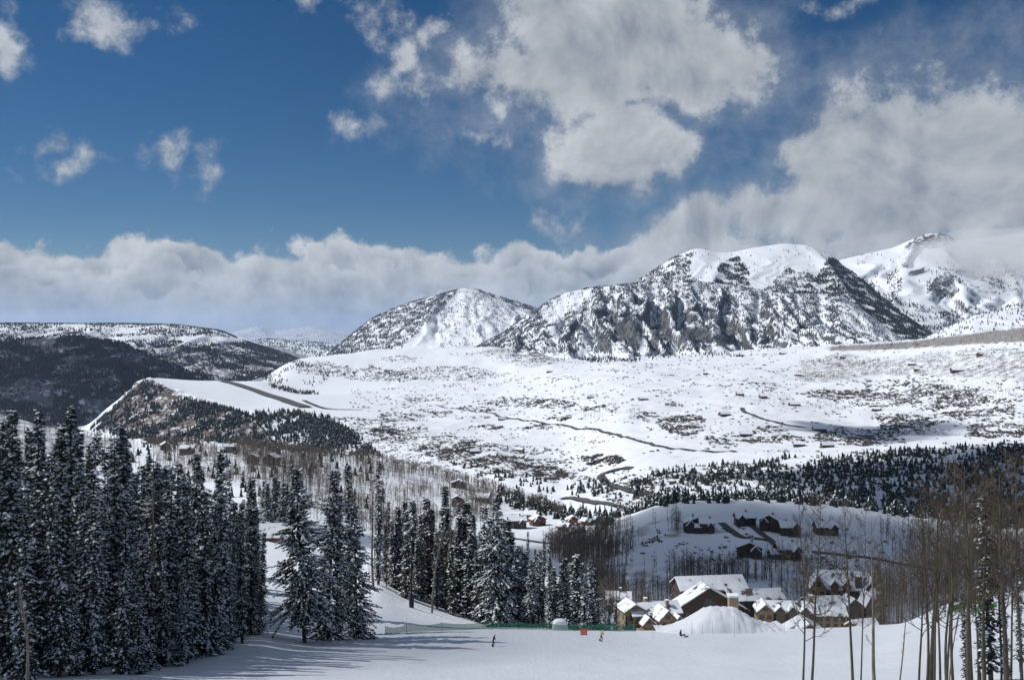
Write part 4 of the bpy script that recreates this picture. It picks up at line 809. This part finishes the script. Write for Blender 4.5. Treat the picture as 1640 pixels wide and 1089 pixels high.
def block(par, w, l, hw, hr, x=0, y=0, z=0, axis='x', wall='tan', over=.7, snow=.35, win=None, sub='window', seed=0, bottom=-6.0, roofm='roof', snowm='roof_snow'):
    """gabled block: wall, roof (> snow), windows; ridge along axis"""
    rd = random.Random(seed); a, b = (w/2, l/2)
    wb = MB()
    if axis == 'x':
        prof = [(x-a, y-b, z+bottom), (x-a, y+b, z+bottom), (x-a, y+b, z+hw), (x-a, y, z+hw+hr), (x-a, y-b, z+hw)]; wb.prism(prof, (w, 0, 0)); half = b
    else:
        prof = [(x-a, y-b, z+bottom), (x-a, y-b, z+hw), (x, y-b, z+hw+hr), (x+a, y-b, z+hw), (x+a, y-b, z+bottom)]; wb.prism(prof, (0, l, 0)); half = a
    wb.build('wall', M[wall], par)
    k = over/half; th = .28; zt, ze = z+hw+hr+.03, z+hw-hr*k+.03
    def slabs(t0, t1, shrink=0.0):
        e = half+over-shrink; zz = zt+(ze-zt)*(e/(half+over)); q = [(-e, zz+t0), (0, zt+t0), (e, zz+t0), (e, zz+t1), (0, zt+t1), (-e, zz+t1)]
        if axis == 'x': o = a+over-shrink; pr = [(x-o, y+u, v) for u, v in q]; dv = (2*o, 0, 0)
        else: o = b+over-shrink; pr = [(x+u, y-o, v) for u, v in q]; dv = (0, 2*o, 0)
        m = MB(); n = 6; p2 = [tuple(np.add(p, dv)) for p in pr]
        return m.add(pr+p2, [(0, 1, 4, 5), (1, 2, 3, 4), (6, 11, 10, 7), (7, 10, 9, 8)] + [(i, (i+1) % n, n+(i+1) % n, n+i) for i in range(n)])
    rf = slabs(0, th).build('roof', M[roofm], par)
    if snow: slabs(th+.004, th+snow, .12).build('snow', M[snowm], rf)
    # windows on the sides that face the run
    def window(cx, cz, ww, hh, face):
        t = .09
        if face == 'f': f_ = MB().box(cx-ww/2-.12, cx+ww/2+.12, y-b-t, y-b+.02, cz-.12, cz+hh+.12); g = MB().box(cx-ww/2, cx+ww/2, y-b-t-.03, y-b-t+.02, cz, cz+hh)
        else:
            s_ = -1 if face == 'l' else 1; xx = x+s_*a; f_ = MB().box(min(xx, xx+s_*t), max(xx, xx+s_*t), cx-ww/2-.12, cx+ww/2+.12, cz-.12, cz+hh+.12); g = MB().box(min(xx+s_*(t-.02), xx+s_*(t+.03)), max(xx+s_*(t-.02), xx+s_*(t+.03)), cx-ww/2, cx+ww/2, cz, cz+hh)
        wo = f_.build('window', M['trim'], par); g.build('pane', M['glass'], wo)
    nx, nz = win or (0, 0)
    for j in range(nz):
        zc = z + 0.9 + j*(hw-.4)/max(nz, 1)
        for i in range(nx): window(x-a + w*(i+.5)/nx, zc, min(1.5, w/nx*.5), 1.5, 'f')
        for i in range(max(1, int(nx*l/w))): window(y-b + l*(i+.5)/max(1, int(nx*l/w)), zc, 1.2, 1.5, 'l')
    if nz and axis == 'y': window(x, z+hw+hr*.15, min(2.4, w*.25), hr*.4, 'f')
    return rf
def chimney(par, x, y, z0, z1, w=1.1, m='stone'):
    c = MB().box(x-w/2, x+w/2, y-w/2, y+w/2, z0, z1).build('chimney', M[m], par); MB().box(x-w/2-.15, x+w/2+.15, y-w/2-.15, y+w/2+.15, z1+.002, z1+.25).build('cap', M['snow'], c)
def house(name, label, px, d, py, rz=0, cat='house', group=None, dz=None):
    g = at(px, d); zz = (HY-py)/F*d if py is not None else g.z
    e = empty(name, (g.x, g.y, zz), R(rz)); return tag(e, label, cat, group)
# lodges at the foot of the run (floor heights follow the sight lines of their eaves)
e = house('lodge', 'tan stucco lodge with timber gables and snowy roofs beside the snow jump', 1055, 318, 1012, 14, 'lodge'); e.scale = (0.86,)*3
block(e, 19, 10, 6.2, 3.0, 0, 6, 0, 'x', 'tan', win=(6, 2), seed=1); block(e, 6.2, 9, 6.0, 3.2, 1.2, -1.5, 0, 'y', 'tan', win=(2, 2), seed=2)
block(e, 4.2, 6, 4.2, 2.2, -5.2, -.5, 0, 'y', 'tan', win=(1, 1), seed=3); block(e, 4.0, 6, 4.0, 2.2, 6.6, -.8, 0, 'y', 'tan', win=(1, 1), seed=4); block(e, 8, 9, 7.4, 2.4, -8.2, 7, 0, 'y', 'yellow', win=(2, 2), seed=5)
MB().box(-9.5, -6.2, -4.4, -1.5, -3, 2.7).build('porch', M['tan'], e); MB().box(-9.0, -6.8, -4.55, -4.42, -.4, 1.9).build('doorway', M['glass'], e); MB().box(-1.6, 4.0, -7.2, -6.05, 1.0, 1.9).build('balcony', M['trim'], e)
for i in range(4): MB().box(-1.5+i*1.75, -1.3+i*1.75, -7.1, -6.9, -3, 5.2).build('post', M['trim'], e)
MB().box(-4.6, -3.4, -3.65, -3.52, .2, 1.7).build('red_banner', M['red'], e); chimney(e, 5.0, 4, 6, 10.5); chimney(e, -2.5, 7, 8, 11.0)
e = house('lodge', 'big dark lodge with one wide low gable behind the snow jump', 1130, 352, 985, 8, 'lodge')
block(e, 27, 7, 2.4, 8.0, 0, 0, 0, 'y', 'brown', over=1.2, snow=.4, win=(7, 1), seed=6); block(e, 24, 12, 6.6, 3.2, 6, 14, 0, 'x', 'brown', over=1.0, snow=.5, win=(6, 2), seed=7); block(e, 20, 9, 4.0, 2.6, 20, 6, 0, 'x', 'shaded_grey_wall', win=(6, 1), seed=8)
MB().box(-2.6, 2.6, -3.65, -3.52, 1.0, 5.6).build('great_window', M['glass'], e)
e = house('chimney_tower', 'square tan stone chimney stack rising behind the snow jump', 1174, 330, 985, 0, 'chimney'); MB().box(-1.5, 1.5, -1.5, 1.5, -12, 6.3).build('shaft', M['stone'], e); MB().box(-1.75, 1.75, -1.75, 1.75, 6.302, 6.9).build('cap', M['snow'], e)
e = house('lodge', 'long grey-brown lodge with dormers right of the snow jump', 1262, 338, 1005, -4, 'lodge'); e.scale = (0.84,)*3
block(e, 23, 11, 6.4, 3.0, 0, 4, 0, 'x', 'shaded_grey_wall', win=(9, 2), seed=9); block(e, 6, 9, 7.2, 2.6, -9.5, 1, 0, 'y', 'tan', win=(2, 2), seed=10)
for i, x_ in enumerate((-3.5, 1.5, 6.5)): block(e, 3.6, 6, 7.0, 1.8, x_, 0.4, 0, 'y', 'shaded_grey_wall', over=.4, win=(1, 1), seed=11+i)
chimney(e, 10, 4, 8, 12.3, 1.8); block(e, 12, 9, 5.4, 2.2, 17, 3, 0, 'x', 'tan', win=(4, 2), seed=15)
for x_ in (-6, 4): MB().box(x_-2, x_+2, -2.9, -1.6, 2.6, 3.6).build('balcony', M['trim'], e)
e = house('lodge', 'red timber lodge with steep snowy roof beyond the twin aspens', 1345, 372, 968, -10, 'lodge'); e.scale = (0.9,)*3
block(e, 17, 12, 7.2, 5.6, 0, 4, 0, 'x', 'red', over=1.0, win=(6, 2), seed=16); block(e, 6, 9, 7.4, 4.6, -9.0, 1, 0, 'y', 'tan', win=(2, 2), seed=17); block(e, 9, 13, 6.0, 5.4, 12.5, 2, 0, 'y', 'red', win=(3, 2), seed=18)
for x_ in (-2.4, 2.4): block(e, 3.0, 5, 8.4, 1.9, x_, -.4, 0, 'y', 'red', over=.35, snow=.2, win=(1, 1), seed=19)
chimney(e, 3, 5, 11, 15.0, 1.5); chimney(e, 7.2, -1.0, 0, 12.4, 2.6, 'shaded_grey_wall'); MB().box(-7, 4, -3.6, -2.02, 3.0, 3.9).build('balcony', M['red'], e)
e = house('lodge', 'low dark lodge with snowy cross gables below the red lodge', 1345, 346, 985, 6, 'lodge'); e.scale = (0.85,)*3
block(e, 15, 9, 3.6, 3.0, -6, 4, 0, 'x', 'brown', win=(5, 1), seed=20); block(e, 8, 8, 3.8, 3.2, 5, 1, 0, 'y', 'shaded_grey_wall', win=(2, 1), seed=21); block(e, 5, 7, 4.4, 4.4, 12, 0, 0, 'y', 'shaded_grey_wall', win=(1, 2), seed=22); block(e, 5, 7, 4.4, 4.6, 16.6, 2, 0, 'y', 'shaded_grey_wall', win=(1, 2), seed=23)
e = house('shed', 'low snow-covered roof of a small shed at the lip of the run', 1289, 186, 1015, 0, 'shed'); block(e, 6.0, 5, .6, 1.7, 0, 0, 0, 'y', 'brown', over=.8, snow=.3, bottom=-3)
e = house('shed', 'small snowy shed at the lip of the run before the dark lodge', 1382, 196, 1012, 15, 'shed'); block(e, 4.6, 4, .8, 1.3, 0, 0, 0, 'x', 'tan', over=.5, snow=.35, bottom=-3)
e = house('hut', 'small hut with a smooth snow roof at the top of the snowy corridor', 446, 300, None, 6, 'hut'); block(e, 9.5, 7, 2.4, 2.9, 0, 0, 0, 'x', 'white', over=1.0, snow=.4, win=(2, 1), seed=24, bottom=-2); MB().box(-5.7, 5.7, -4.75, -4.52, 1.5, 2.2).build('fascia', M['red'], e)
# houses
def hill_house(px, py, d, w, label, wall, rz=0, group=None, seed=0, st=2, big=True, lift=0.0, hscale=1.0):
    rd = random.Random(seed*7+1); e = house('house', label, px, d, None, rz + rd.uniform(-18, 18), 'house', group); w = w*(.78 if group == 'houses beyond the woods' else 1); hw = (2.9*st)*hscale*rd.uniform(.75, 1.05); kind = rd.randrange(4) if big else 9
    block(e, w, w*rd.uniform(.5, .75), hw, w*rd.uniform(.13, .2)+.8, 0, 0, lift, 'x' if kind != 1 else 'y', wall, win=(max(2, int(w/3)), st) if big else (2, 1), seed=seed, bottom=-5, snowm='snow')
    if big:
        sx = rd.choice((-1, 1))
        if kind != 3: block(e, w*.36, w*.45, hw*rd.uniform(.7, 1.0), w*.13+.8, sx*w*.24, -w*.24, lift, 'y', wall, over=.5, win=(2, st), seed=seed+1, bottom=-5, snowm='snow')
        if kind in (0, 3): block(e, w*.42, w*.4, hw*.55, w*.10+.6, -sx*w*.62, -w*.05, lift, 'x', wall, over=.5, win=(2, 1), seed=seed+2, bottom=-5, snowm='snow')
        chimney(e, w*rd.uniform(-.2, .2), 0, hw, hw+w*.17+2.2, 1.0)
    return e
for px, py, d, w, lab, wl, rz in [
  (1115, 850, hit(1115, 853, 430), 14, 'dark house at the left end of the hill, beside the grey woods', 'brown', 10), (1132, 852, hit(1135, 856, 430), 8, 'small annex with low snowy roof right of the leftmost hill house', 'brown', -15),
  (1193, 838, hit(1195, 842, 430), 11, 'house highest on the hill, left of the two dark neighbours', 'brown', 8), (1235, 845, hit(1235, 852, 430), 11, 'dark house in the middle of the upper row on the hill', 'brown', -20), (1264, 852, hit(1264, 860, 430), 11, 'dark house just right of the middle one in the upper hill row', 'brown', 15),
  (1322, 848, hit(1322, 855, 430), 12, 'lone dark house on the right of the hill beside the twin aspens', 'brown', -10), (1200, 885, hit(1200, 892, 400), 12, 'large dark house with several snowy gables, lowest on the hill', 'brown', 5), (1262, 893, hit(1262, 898, 400), 12, 'large dark gabled house right of the lowest hill house', 'brown', -8)]:
    hill_house(px, py, d, w, lab, wl, rz, 'houses on the snowy hill', seed=int(px))
for px, py, w, lab, wl, rz in [
  (735, 783, 17, 'brown house on the aspen hill crest with a light snowy roof', 'brown', 12), (773, 806, 15, 'grey house with flat snowy roof on the aspen hill', 'shaded_grey_wall', -8), (733, 814, 12, 'red-brown house half hidden behind the net woods', 'red', 0), (863, 800, 13, 'dark house at the end of the ploughed lane above the conifer strip', 'brown', 20),
  (828, 846, 15, 'dark house just right of the largest net spruce', 'brown', -5), (861, 842, 13, 'brown house right of the lane among young aspens', 'red', 10), (850, 836, 11, 'house with reddish wall behind the brown one in the hamlet', 'orange', -12), (917, 842, 12, 'bright orange house in the hamlet below the conifer strip', 'orange', 15),
  (940, 842, 9, 'small orange house right of the bright orange one', 'orange', -15), (955, 836, 8, 'small snowy-roofed house at the right end of the hamlet', 'brown', 10), (903, 850, 10, 'dark house with white roof in the middle of the hamlet', 'shaded_grey_wall', -25), (925, 855, 10, 'dark house lowest in the hamlet', 'brown', 25),
  (300, 728, 17, 'house with round snowy roof seen over the dark left stand', 'brown', 0), (368, 726, 14, 'brown house right of the round-roofed one beyond the left stand', 'brown', 12), (405, 745, 12, 'low house on the snow shelf left of the broad spruce pair', 'brown', -10), (435, 745, 16, 'long low house with snowy roof on the snow shelf', 'shaded_grey_wall', 6), (232, 712, 14, 'pale roofed house farthest left beyond the stand', 'shaded_grey_wall', -8), (265, 722, 12, 'small house between the pale roof and the round-roofed house', 'brown', 16)]:
    hill_house(px, py, hit(px, py, 480 if px > 700 else 600), w, lab, wl, rz, 'houses beyond the woods', seed=int(px), st=2 if w > 10 else 1)
hill_house(828, 905, 330, 11, 'grey house with steep snowy roof showing behind the round-topped spruce', 'shaded_grey_wall', 30, 'houses beyond the woods', seed=3, lift=1)
hill_house(893, 912, 345, 10, 'snowy-roofed house glimpsed between the thin spire and the next spruces', 'shaded_grey_wall', -20, 'houses beyond the woods', seed=4, lift=1)
hill_house(990, 960, 385, 12, 'dark shaded house in the grey woods left of the tan lodge', 'brown', 0, 'houses beyond the woods', seed=5)
for px, py, w, lab, wl in [
  (780, 670, 20, 'barn in the middle of the bench, left of a flat one', 'brown'), (804, 673, 24, 'long low barn right of the bench barn', 'brown'), (760, 726, 24, 'dark house at the lower edge of the bench', 'brown'), (832, 723, 22, 'ochre house at the lower edge of the bench', 'yellow'), (946, 638, 22, 'dark house on the upper bench by the bend of a track', 'brown'), (1160, 666, 28, 'long dark house in the open snow right of the valley road', 'brown'),
  (1030, 641, 26, 'long dark house beside an aspen clump on the bench', 'brown'), (1130, 601, 18, 'small dark house high in the middle of the meadow', 'brown'), (1185, 634, 24, 'dark house at the edge of the aspens on the meadow', 'red'), (1222, 639, 22, 'house by the foot of the winding meadow road', 'red'), (1278, 602, 26, 'low dark house below the aspen bands', 'brown'), (1272, 650, 30, 'low house above the cloud-shaded field', 'brown'), (1312, 690, 30, 'dark house at the tip of the shaded field', 'brown'), (1195, 698, 26, 'long low house under the shaded field', 'brown'), (1404, 658, 22, 'dark house on the rim right of the shaded field', 'brown'),
  (1185, 571, 40, 'long lodge at the foot of the cliffs', 'brown'), (1255, 568, 36, 'ranch house near the foot of the mountain woods', 'brown'), (1350, 574, 24, 'dark house between the aspen bands', 'brown'), (1460, 585, 24, 'house on the bright strip between the aspen bands', 'brown'), (1535, 596, 44, 'largest dark house on the right hillside', 'brown'), (1470, 594, 24, 'brown house left of the largest hillside house', 'brown'), (1570, 570, 22, 'house high in the right aspen woods', 'brown'), (1280, 716, 22, 'house left of the ones on the snow shoulder', 'brown'), (1325, 716, 24, 'house at the end of the snow shoulder', 'brown'), (880, 597, 26, 'low dark barn at the back edge of the bench', 'brown')]:
    hill_house(px, py, hit(px, py, 1200), w*.8, lab, wl, rng.uniform(-25, 25), 'houses out on the snowy benches', seed=int(px), st=1, big=False, hscale=1.5)

# ------------------------------------------------------------------ things on the run
# snow jump
def snow_jump():
    n, m = 70, 30; X = np.linspace(-10.5, 13.0, n); Y = np.linspace(-6.5, 6.5, m); gx, gy = np.meshgrid(X, Y)
    top = np.interp(X, [-10.5, -8.5, -5.5, -3.2, -1.2, 1.8, 3.0, 5.2, 8.0, 10.5, 13.0], [-.6, .1, 1.7, 3.4, 4.4, 4.4, 4.1, 2.7, 1.0, .15, -.6]); top = np.convolve(np.pad(top, 3, mode='edge'), np.ones(7)/7, 'valid')
    zz = (top+.6)[None]*np.clip(1-np.abs(gy/6.5)**2.2, 0, 1)**.8 - .6 + .16*fbm(gx/1.3, gy/1.3, 4) + .26*ridged(gx*.75+gy*.10, gy*.2, 2)*(gx > 2.2) + .10*ridged(gx*.9, gy*.3, 2)
    c = at(1148, 178); base = np.array([[H(c.x+a, c.y+b) for a in X[::3]] for b in Y[::3]])
    bz = np.array([np.interp(X, X[::3], r_) for r_ in base]); bz = np.array([np.interp(Y, Y[::3], bz[:, i]) for i in range(n)]).T
    zf = np.where(gy > 0, np.interp(gx, X, bz[m//2]), bz)
    tag(obj('snow_jump', grid_mesh('snow_jump', gx+c.x, gy+c.y, zf+zz, M['snow'])), 'big rounded snow jump built on the lip of the run', 'snow jump')
snow_jump()
c = at(897, 190); n_ = 10; b = MB(); prof = [(-1.75, -.3), (-1.7, .9), (-1.45, 1.75), (-.9, 2.15), (0, 2.25), (.9, 2.15), (1.45, 1.75), (1.7, .9), (1.75, -.3)]
rings = []
for i, yv in enumerate((-1.1, -.9, 0, .9, 1.1)):
    s_ = (.86, 1, 1.03, 1, .86)[i]; rings.append([(x*s_, yv, z*s_ if z > 0 else z) for x, z in prof])
vs = [v for r_ in rings for v in r_]; k = len(prof); fs = [(i*k+j, i*k+j+1, (i+1)*k+j+1, (i+1)*k+j) for i in range(4) for j in range(k-1)] + [tuple(range(k))[::-1], tuple(4*k+j for j in range(k))]
b.add(vs, fs); o = b.build('snow_block', M['snow'], None, True); o.location = c; o.scale = (.85,)*3; tag(o, 'rounded block of packed snow standing behind the net', 'snow block')
# green safety net
mn, ntn, bn = newmat('green_netting'); bn.inputs['Base Color'].default_value = (0.03, 0.20, 0.12, 1); bn.inputs['Roughness'].default_value = .7
trn = ntn.nodes.new('ShaderNodeBsdfTransparent'); mxn = ntn.nodes.new('ShaderNodeMixShader'); mxn.inputs[0].default_value = .62
ntn.links.new(trn.outputs[0], mxn.inputs[1]); ntn.links.new(bn.outputs[0], mxn.inputs[2]); ntn.links.new(mxn.outputs[0], ntn.nodes['Material Output'].inputs[0]); M['net'] = mn
M['dark'] = mat('dark_plastic', (0.022, 0.024, 0.032), (0.014, 0.015, 0.02), 2, .6)
M['green'] = mat('bright_green_fabric', (0.10, 0.48, 0.04), (0.08, 0.38, 0.03), 2, .7)
def net_fence(label, pts, hgt, m, sag=.25, name='net_fence'):
    e = empty(name, tuple(at(*pts[0]))); o0 = Vector(e.location); tag(e, label, 'fence'); P = [at(*p) - o0 for p in pts]
    for p in P: MB().tube([p + Vector((0, 0, -.3)), p + Vector((0, 0, hgt+.15))], [.035, .03], 6).build('post', M['dark'], e)
    for a, b_ in zip(P[:-1], P[1:]):
        V = []; n = 9
        for i in range(n+1):
            t = i/n; q = a.lerp(b_, t); gz = H(q.x+o0.x, q.y+o0.y) - o0.z; s_ = 1 - sag*math.sin(math.pi*t)
            for j in range(5): V.append((q.x, q.y + .06*math.sin(t*9+j), gz + .06 + (hgt*s_-.06)*j/4))
        obj('netting', mesh_np('netting', V, [(5*i+j, 5*i+j+1, 5*i+j+6, 5*i+j+5) for i in range(n) for j in range(4)], M[m], True), e)
net_fence('long sagging green safety net on thin posts along the far edge of the run', [(617, 171), (651, 172), (708, 173), (788, 175), (830, 176), (875, 177), (920, 177), (965, 178), (1018, 179)], 1.45, 'net')
net_fence('short bright green fabric barrier right of the snow jump', [(1222, 196), (1240, 196)], 1.1, 'green', .0, 'barrier')
net_fence('curved bright green fabric barrier on the snow bank behind the right aspens', [(1520, 150), (1540, 153), (1558, 155), (1578, 156)], 1.0, 'green', .05, 'barrier')
net_fence('second lower bright green barrier half hidden by the right spruces', [(1558, 143), (1576, 143), (1596, 144)], .8, 'green', .05, 'barrier')
# padded tower pole
e = empty('light_pole', tuple(at(659, 212))); tag(e, 'tall dark pole with thick padding at its foot on the snow bank', 'pole')
MB().tube([(0, 0, -1), (0, 0, 14)], [.22, .16], 10).build('pole', M['dark'], e, True); MB().tube([(0, 0, -.3), (0, 0, 2.6)], [.52, .52], 12).build('pad', M['dark'], e); MB().box(.1, 1.0, -.2, .2, 2.0, 2.7).build('bracket', M['dark'], e)
# orange sign
M['sign'] = mat('orange_sign', (0.75, 0.14, 0.07), (0.68, 0.12, 0.06), 2, .6); M['print'] = mat('pale_print', (0.80, 0.42, 0.33), (0.78, 0.40, 0.30), 2, .6)
e = empty('banner_sign', tuple(at(935, 166))); tag(e, 'orange banner sign with pale lettering on two posts before the net', 'sign')
MB().box(-.55, .55, -.02, .02, .12, 1.15).build('panel', M['sign'], e); MB().box(-.75, .75, -.03, .03, 1.0, 1.18).build('top_bar', M['sign'], e)
for x_ in (-.5, .5): MB().tube([(x_, .06, -.3), (x_, .06, 1.25)], [.025, .025], 6).build('post', M['dark'], e)
for z_, w_ in ((.78, .36), (.42, .42)):
    for i in range(4): MB().box(-w_+i*w_*.5+.02, -w_+(i+1)*w_*.5-.04, -.03, -.021, z_-.09, z_+.09).build('letter', M['print'], e)
# bamboo wands round the jump
for px, d in ((1046, 166), (1108, 169), (1125, 169), (1141, 170), (1176, 164), (1256, 168)):
    o = MB().tube([(0, 0, -.2), (.03, 0, 2.4 if px != 1176 else 4.6)], [.022, .015], 5).build('bamboo_wand', M['dark']); o.location = at(px, d); tag(o, {1046: 'thin marker wand in the snow before the tan lodge', 1108: 'leftmost marker wand on the face of the snow jump', 1125: 'second marker wand from the left on the face of the jump', 1141: 'third marker wand from the left on the face of the jump', 1176: 'tallest marker wand, in front of the stone chimney', 1256: 'marker wand in the snow right of the snow jump'}[px], 'marker', 'marker wands at the jump')

# ------------------------------------------------------------------ people
def person(label, px, d, joints, rad, edges, mats, bands, rz=0, scale=1.0):
    m = bpy.data.meshes.new('body'); m.from_pydata(joints, edges, []); o = obj('person', m)
    sk = o.modifiers.new('skin', 'SKIN'); o.modifiers.new('sub', 'SUBSURF').levels = 1; o.modifiers['sub'].render_levels = 1
    for v, r_ in zip(m.skin_vertices[0].data, rad): v.radius = (r_, r_*.9)
    m.skin_vertices[0].data[0].use_root = True
    dg = bpy.context.evaluated_depsgraph_get(); me = bpy.data.meshes.new_from_object(o.evaluated_get(dg)); o.modifiers.clear(); o.data = me; me.name = 'body'
    me.materials.clear()
    for mt in mats: me.materials.append(mt)
    for p in me.polygons: p.material_index = bands(p.center)
    for p in me.polygons: p.use_smooth = True
    o.location = at(px, d, .06); o.rotation_euler[2] = R(rz); o.scale = (scale,)*3; tag(o, label, 'person'); return o
M['black'] = mat('black_cloth', (0.012, 0.012, 0.015), (0.008, 0.008, 0.01), 3, .8); M['jacket_y'] = mat('yellow_jacket', (0.50, 0.36, 0.10), (0.42, 0.30, 0.08), 3, .8); M['navy'] = mat('navy_cloth', (0.03, 0.045, 0.12), (0.02, 0.03, 0.08), 3, .8)
M['skin'] = mat('skin', (0.45, 0.26, 0.18), (0.40, 0.23, 0.16), 3, .6); M['helmet'] = mat('pale_hat', (0.55, 0.50, 0.42), (0.5, 0.45, 0.38), 3, .6); M['board'] = mat('board_black', (0.03, 0.03, 0.04), (0.02, 0.02, 0.025), 3, .4); M['redhat'] = mat('dark_red_hat', (0.12, 0.03, 0.03), (0.10, 0.02, 0.02), 3, .7)
# 0 pelvis 1 waist 2 chest 3 neck 4 head 5 crown | arms 6-8, 9-11 | legs 12-14(+15 toe), 16-18(+19)
ED = [(0, 1), (1, 2), (2, 3), (3, 4), (4, 5), (2, 6), (6, 7), (7, 8), (2, 9), (9, 10), (10, 11), (0, 12), (12, 13), (13, 14), (14, 15), (0, 16), (16, 17), (17, 18), (18, 19)]
RD = [.15, .14, .17, .07, .11, .09, .075, .06, .05, .075, .06, .05, .10, .075, .06, .05, .10, .075, .06, .05]
RIDE = [(0, 0, .86), (.06, 0, 1.05), (.16, 0, 1.30), (.22, 0, 1.48), (.26, 0, 1.60), (.28, 0, 1.70), (.16, -.20, 1.36), (.24, -.30, 1.12), (.38, -.26, .98), (.12, .20, 1.36), (.05, .32, 1.14), (.16, .34, .96), (-.02, -.10, .80), (.12, -.20, .46), (-.08, -.30, .08), (.10, -.30, .04), (-.05, .10, .80), (.06, .20, .46), (-.14, .24, .08), (.04, .24, .04)]
def bands1(c): return 2 if c.z > 1.60 else (1 if (c.z > 1.52 and c.x > .2) else 0)
person('person in black riding a snowboard across the open run', 790, 148, RIDE, RD, ED, [M['black'], M['skin'], M['redhat']], bands1, 12, 1.02)
def bands2(c): return 2 if c.z > 1.60 else (3 if c.z > 1.50 and c.x > .2 else (1 if c.z > .88 else 0))
person('person in yellow jacket and dark trousers riding a snowboard near the orange sign', 963, 158, RIDE, RD, ED, [M['black'], M['jacket_y'], M['helmet'], M['skin']], bands2, 20, 1.02)
SIT = [(0, 0, .16), (-.05, 0, .36), (-.03, 0, .60), (.02, 0, .78), (.06, 0, .90), (.07, 0, 1.0), (0, -.20, .66), (.16, -.28, .46), (.36, -.22, .42), (0, .20, .66), (-.16, .30, .42), (-.26, .34, .14), (.12, -.12, .18), (.48, -.16, .42), (.78, -.18, .10), (.84, -.18, .22), (.12, .12, .18), (.48, .16, .42), (.78, .18, .10), (.84, .18, .22)]
person('person in navy sitting on the snow at the left foot of the snow jump', 1090, 165, SIT, RD, ED, [M['navy'], M['black'], M['skin']], lambda c: 1 if c.z > .92 else 0, -35, 1.25)
def board(label, px, d, rz, ln=1.5, dx=0, dz=.03):
    V = []; n = 8
    for i in range(n+1):
        t = i/n*2-1; w = .13*(1-.15*math.cos(t*3.14))*math.sqrt(max(.08, 1-abs(t)**6)); z = .10*max(0, abs(t)-.8)/.2
        for s_ in (-1, 1): V += [(s_*w, t*ln/2, z), (s_*w, t*ln/2, z+.02)]
    Fq = []
    for i in range(n):
        a = 4*i; Fq += [(a, a+4, a+6, a+2), (a+1, a+3, a+7, a+5), (a, a+1, a+5, a+4), (a+2, a+6, a+7, a+3)]
    o = obj('snowboard', mesh_np('snowboard', V, Fq, M['board'])); o.location = at(px, d, dz); o.rotation_euler = (0, 0, R(rz)); tag(o, label, 'snowboard')
board('snowboard under the person in black', 789.5, 148, 12); board('snowboard under the person in the yellow jacket', 962.6, 158, 20)
o = board('snowboard on the feet of the person sitting by the jump', 1099, 164.6, -35)

# ------------------------------------------------------------------ air and passing clouds
def haze():
    m = bpy.data.materials.new('thin_air'); m.use_nodes = True; nt = m.node_tree; nt.nodes.remove(nt.nodes['Principled BSDF'])
    v = nt.nodes.new('ShaderNodeVolumePrincipled'); v.inputs['Color'].default_value = (0.50, 0.66, 0.92, 1); v.inputs['Density'].default_value = 1.2e-5; v.inputs['Anisotropy'].default_value = 0.2
    nt.links.new(v.outputs[0], nt.nodes['Material Output'].inputs['Volume'])
    o = MB().box(-61000, 61000, -4000, 76000, -680, 1150).build('haze', m); tag(o, 'thin blue mountain air', kind='stuff')
haze()
mc = bpy.data.materials.new('cloud_vapour'); mc.use_nodes = True; ntc = mc.node_tree; ntc.nodes.remove(ntc.nodes['Principled BSDF'])
vc = ntc.nodes.new('ShaderNodeVolumePrincipled'); vc.inputs['Color'].default_value = (1, 1, 1, 1); vc.inputs['Density'].default_value = .019; ntc.links.new(vc.outputs[0], ntc.nodes['Material Output'].inputs['Volume'])
def cloud(label, gx_, gy_, gz_, lx, ly, seed, lz=55, alt=1900):
    """a cloud drifting on the sunward side whose shadow falls round the ground point given"""
    s_ = (alt-gz_)/L.z; c = Vector((gx_, gy_, gz_)) + L*s_
    bm = bmesh.new(); bmesh.ops.create_icosphere(bm, subdivisions=4, radius=1)
    P = np.array([v.co for v in bm.verts]); n1_ = fbm(P[:, 0]*1.6+seed, P[:, 1]*1.6+P[:, 2], 4)
    for v, k in zip(bm.verts, n1_): v.co = v.co*(1+.45*k); v.co.x *= lx; v.co.y *= ly; v.co.z *= lz
    m = bpy.data.meshes.new('cloud'); bm.to_mesh(m); bm.free(); m.materials.append(mc); o = obj('cloud', m); o.location = c
    tag(o, label, 'cloud', 'low clouds passing over the valley')
cloud('low cloud shading the hill with the houses', 165, 520, -120, 230, 150, 1)
cloud('low cloud shading the pine slope at the right', 740, 1180, -180, 440, 230, 5, lz=85)
cloud('low cloud shading the open field on the meadow', 680, 1900, -180, 170, 130, 9)
cloud('broad low cloud shading the canyon', -2300, 5500, -250, 1300, 1000, 13)
cloud('thin low cloud veiling the sun over the near run', -95, 130, -40, 100, 105, 17, lz=20)
cloud('very thin unseen cloud added to dim the whole near run', 30, 130, -45, 230, 100, 21, lz=7)  # added out of view only to tone down the sunlit near snow
mm = mc.copy(); mm.name = 'mist_vapour'; mm.node_tree.nodes['Principled Volume'].inputs['Density'].default_value = .0017
bm = bmesh.new(); bmesh.ops.create_icosphere(bm, subdivisions=4, radius=1); P = np.array([v.co for v in bm.verts]); k_ = fbm(P[:, 0]*1.5+3, P[:, 1]*1.5+P[:, 2]*1.3, 4)
for v, q in zip(bm.verts, k_): v.co *= 1+.35*q; v.co.x *= 1000; v.co.y *= 700; v.co.z *= 210
m_ = bpy.data.meshes.new('mist'); bm.to_mesh(m_); bm.free(); m_.materials.append(mm); o = obj('mist', m_); o.location = ((1640-CX)/F*8300, 8300, (HY-412)/F*8300); tag(o, 'cloud mist drifting over the top of the rugged right peak', kind='stuff')
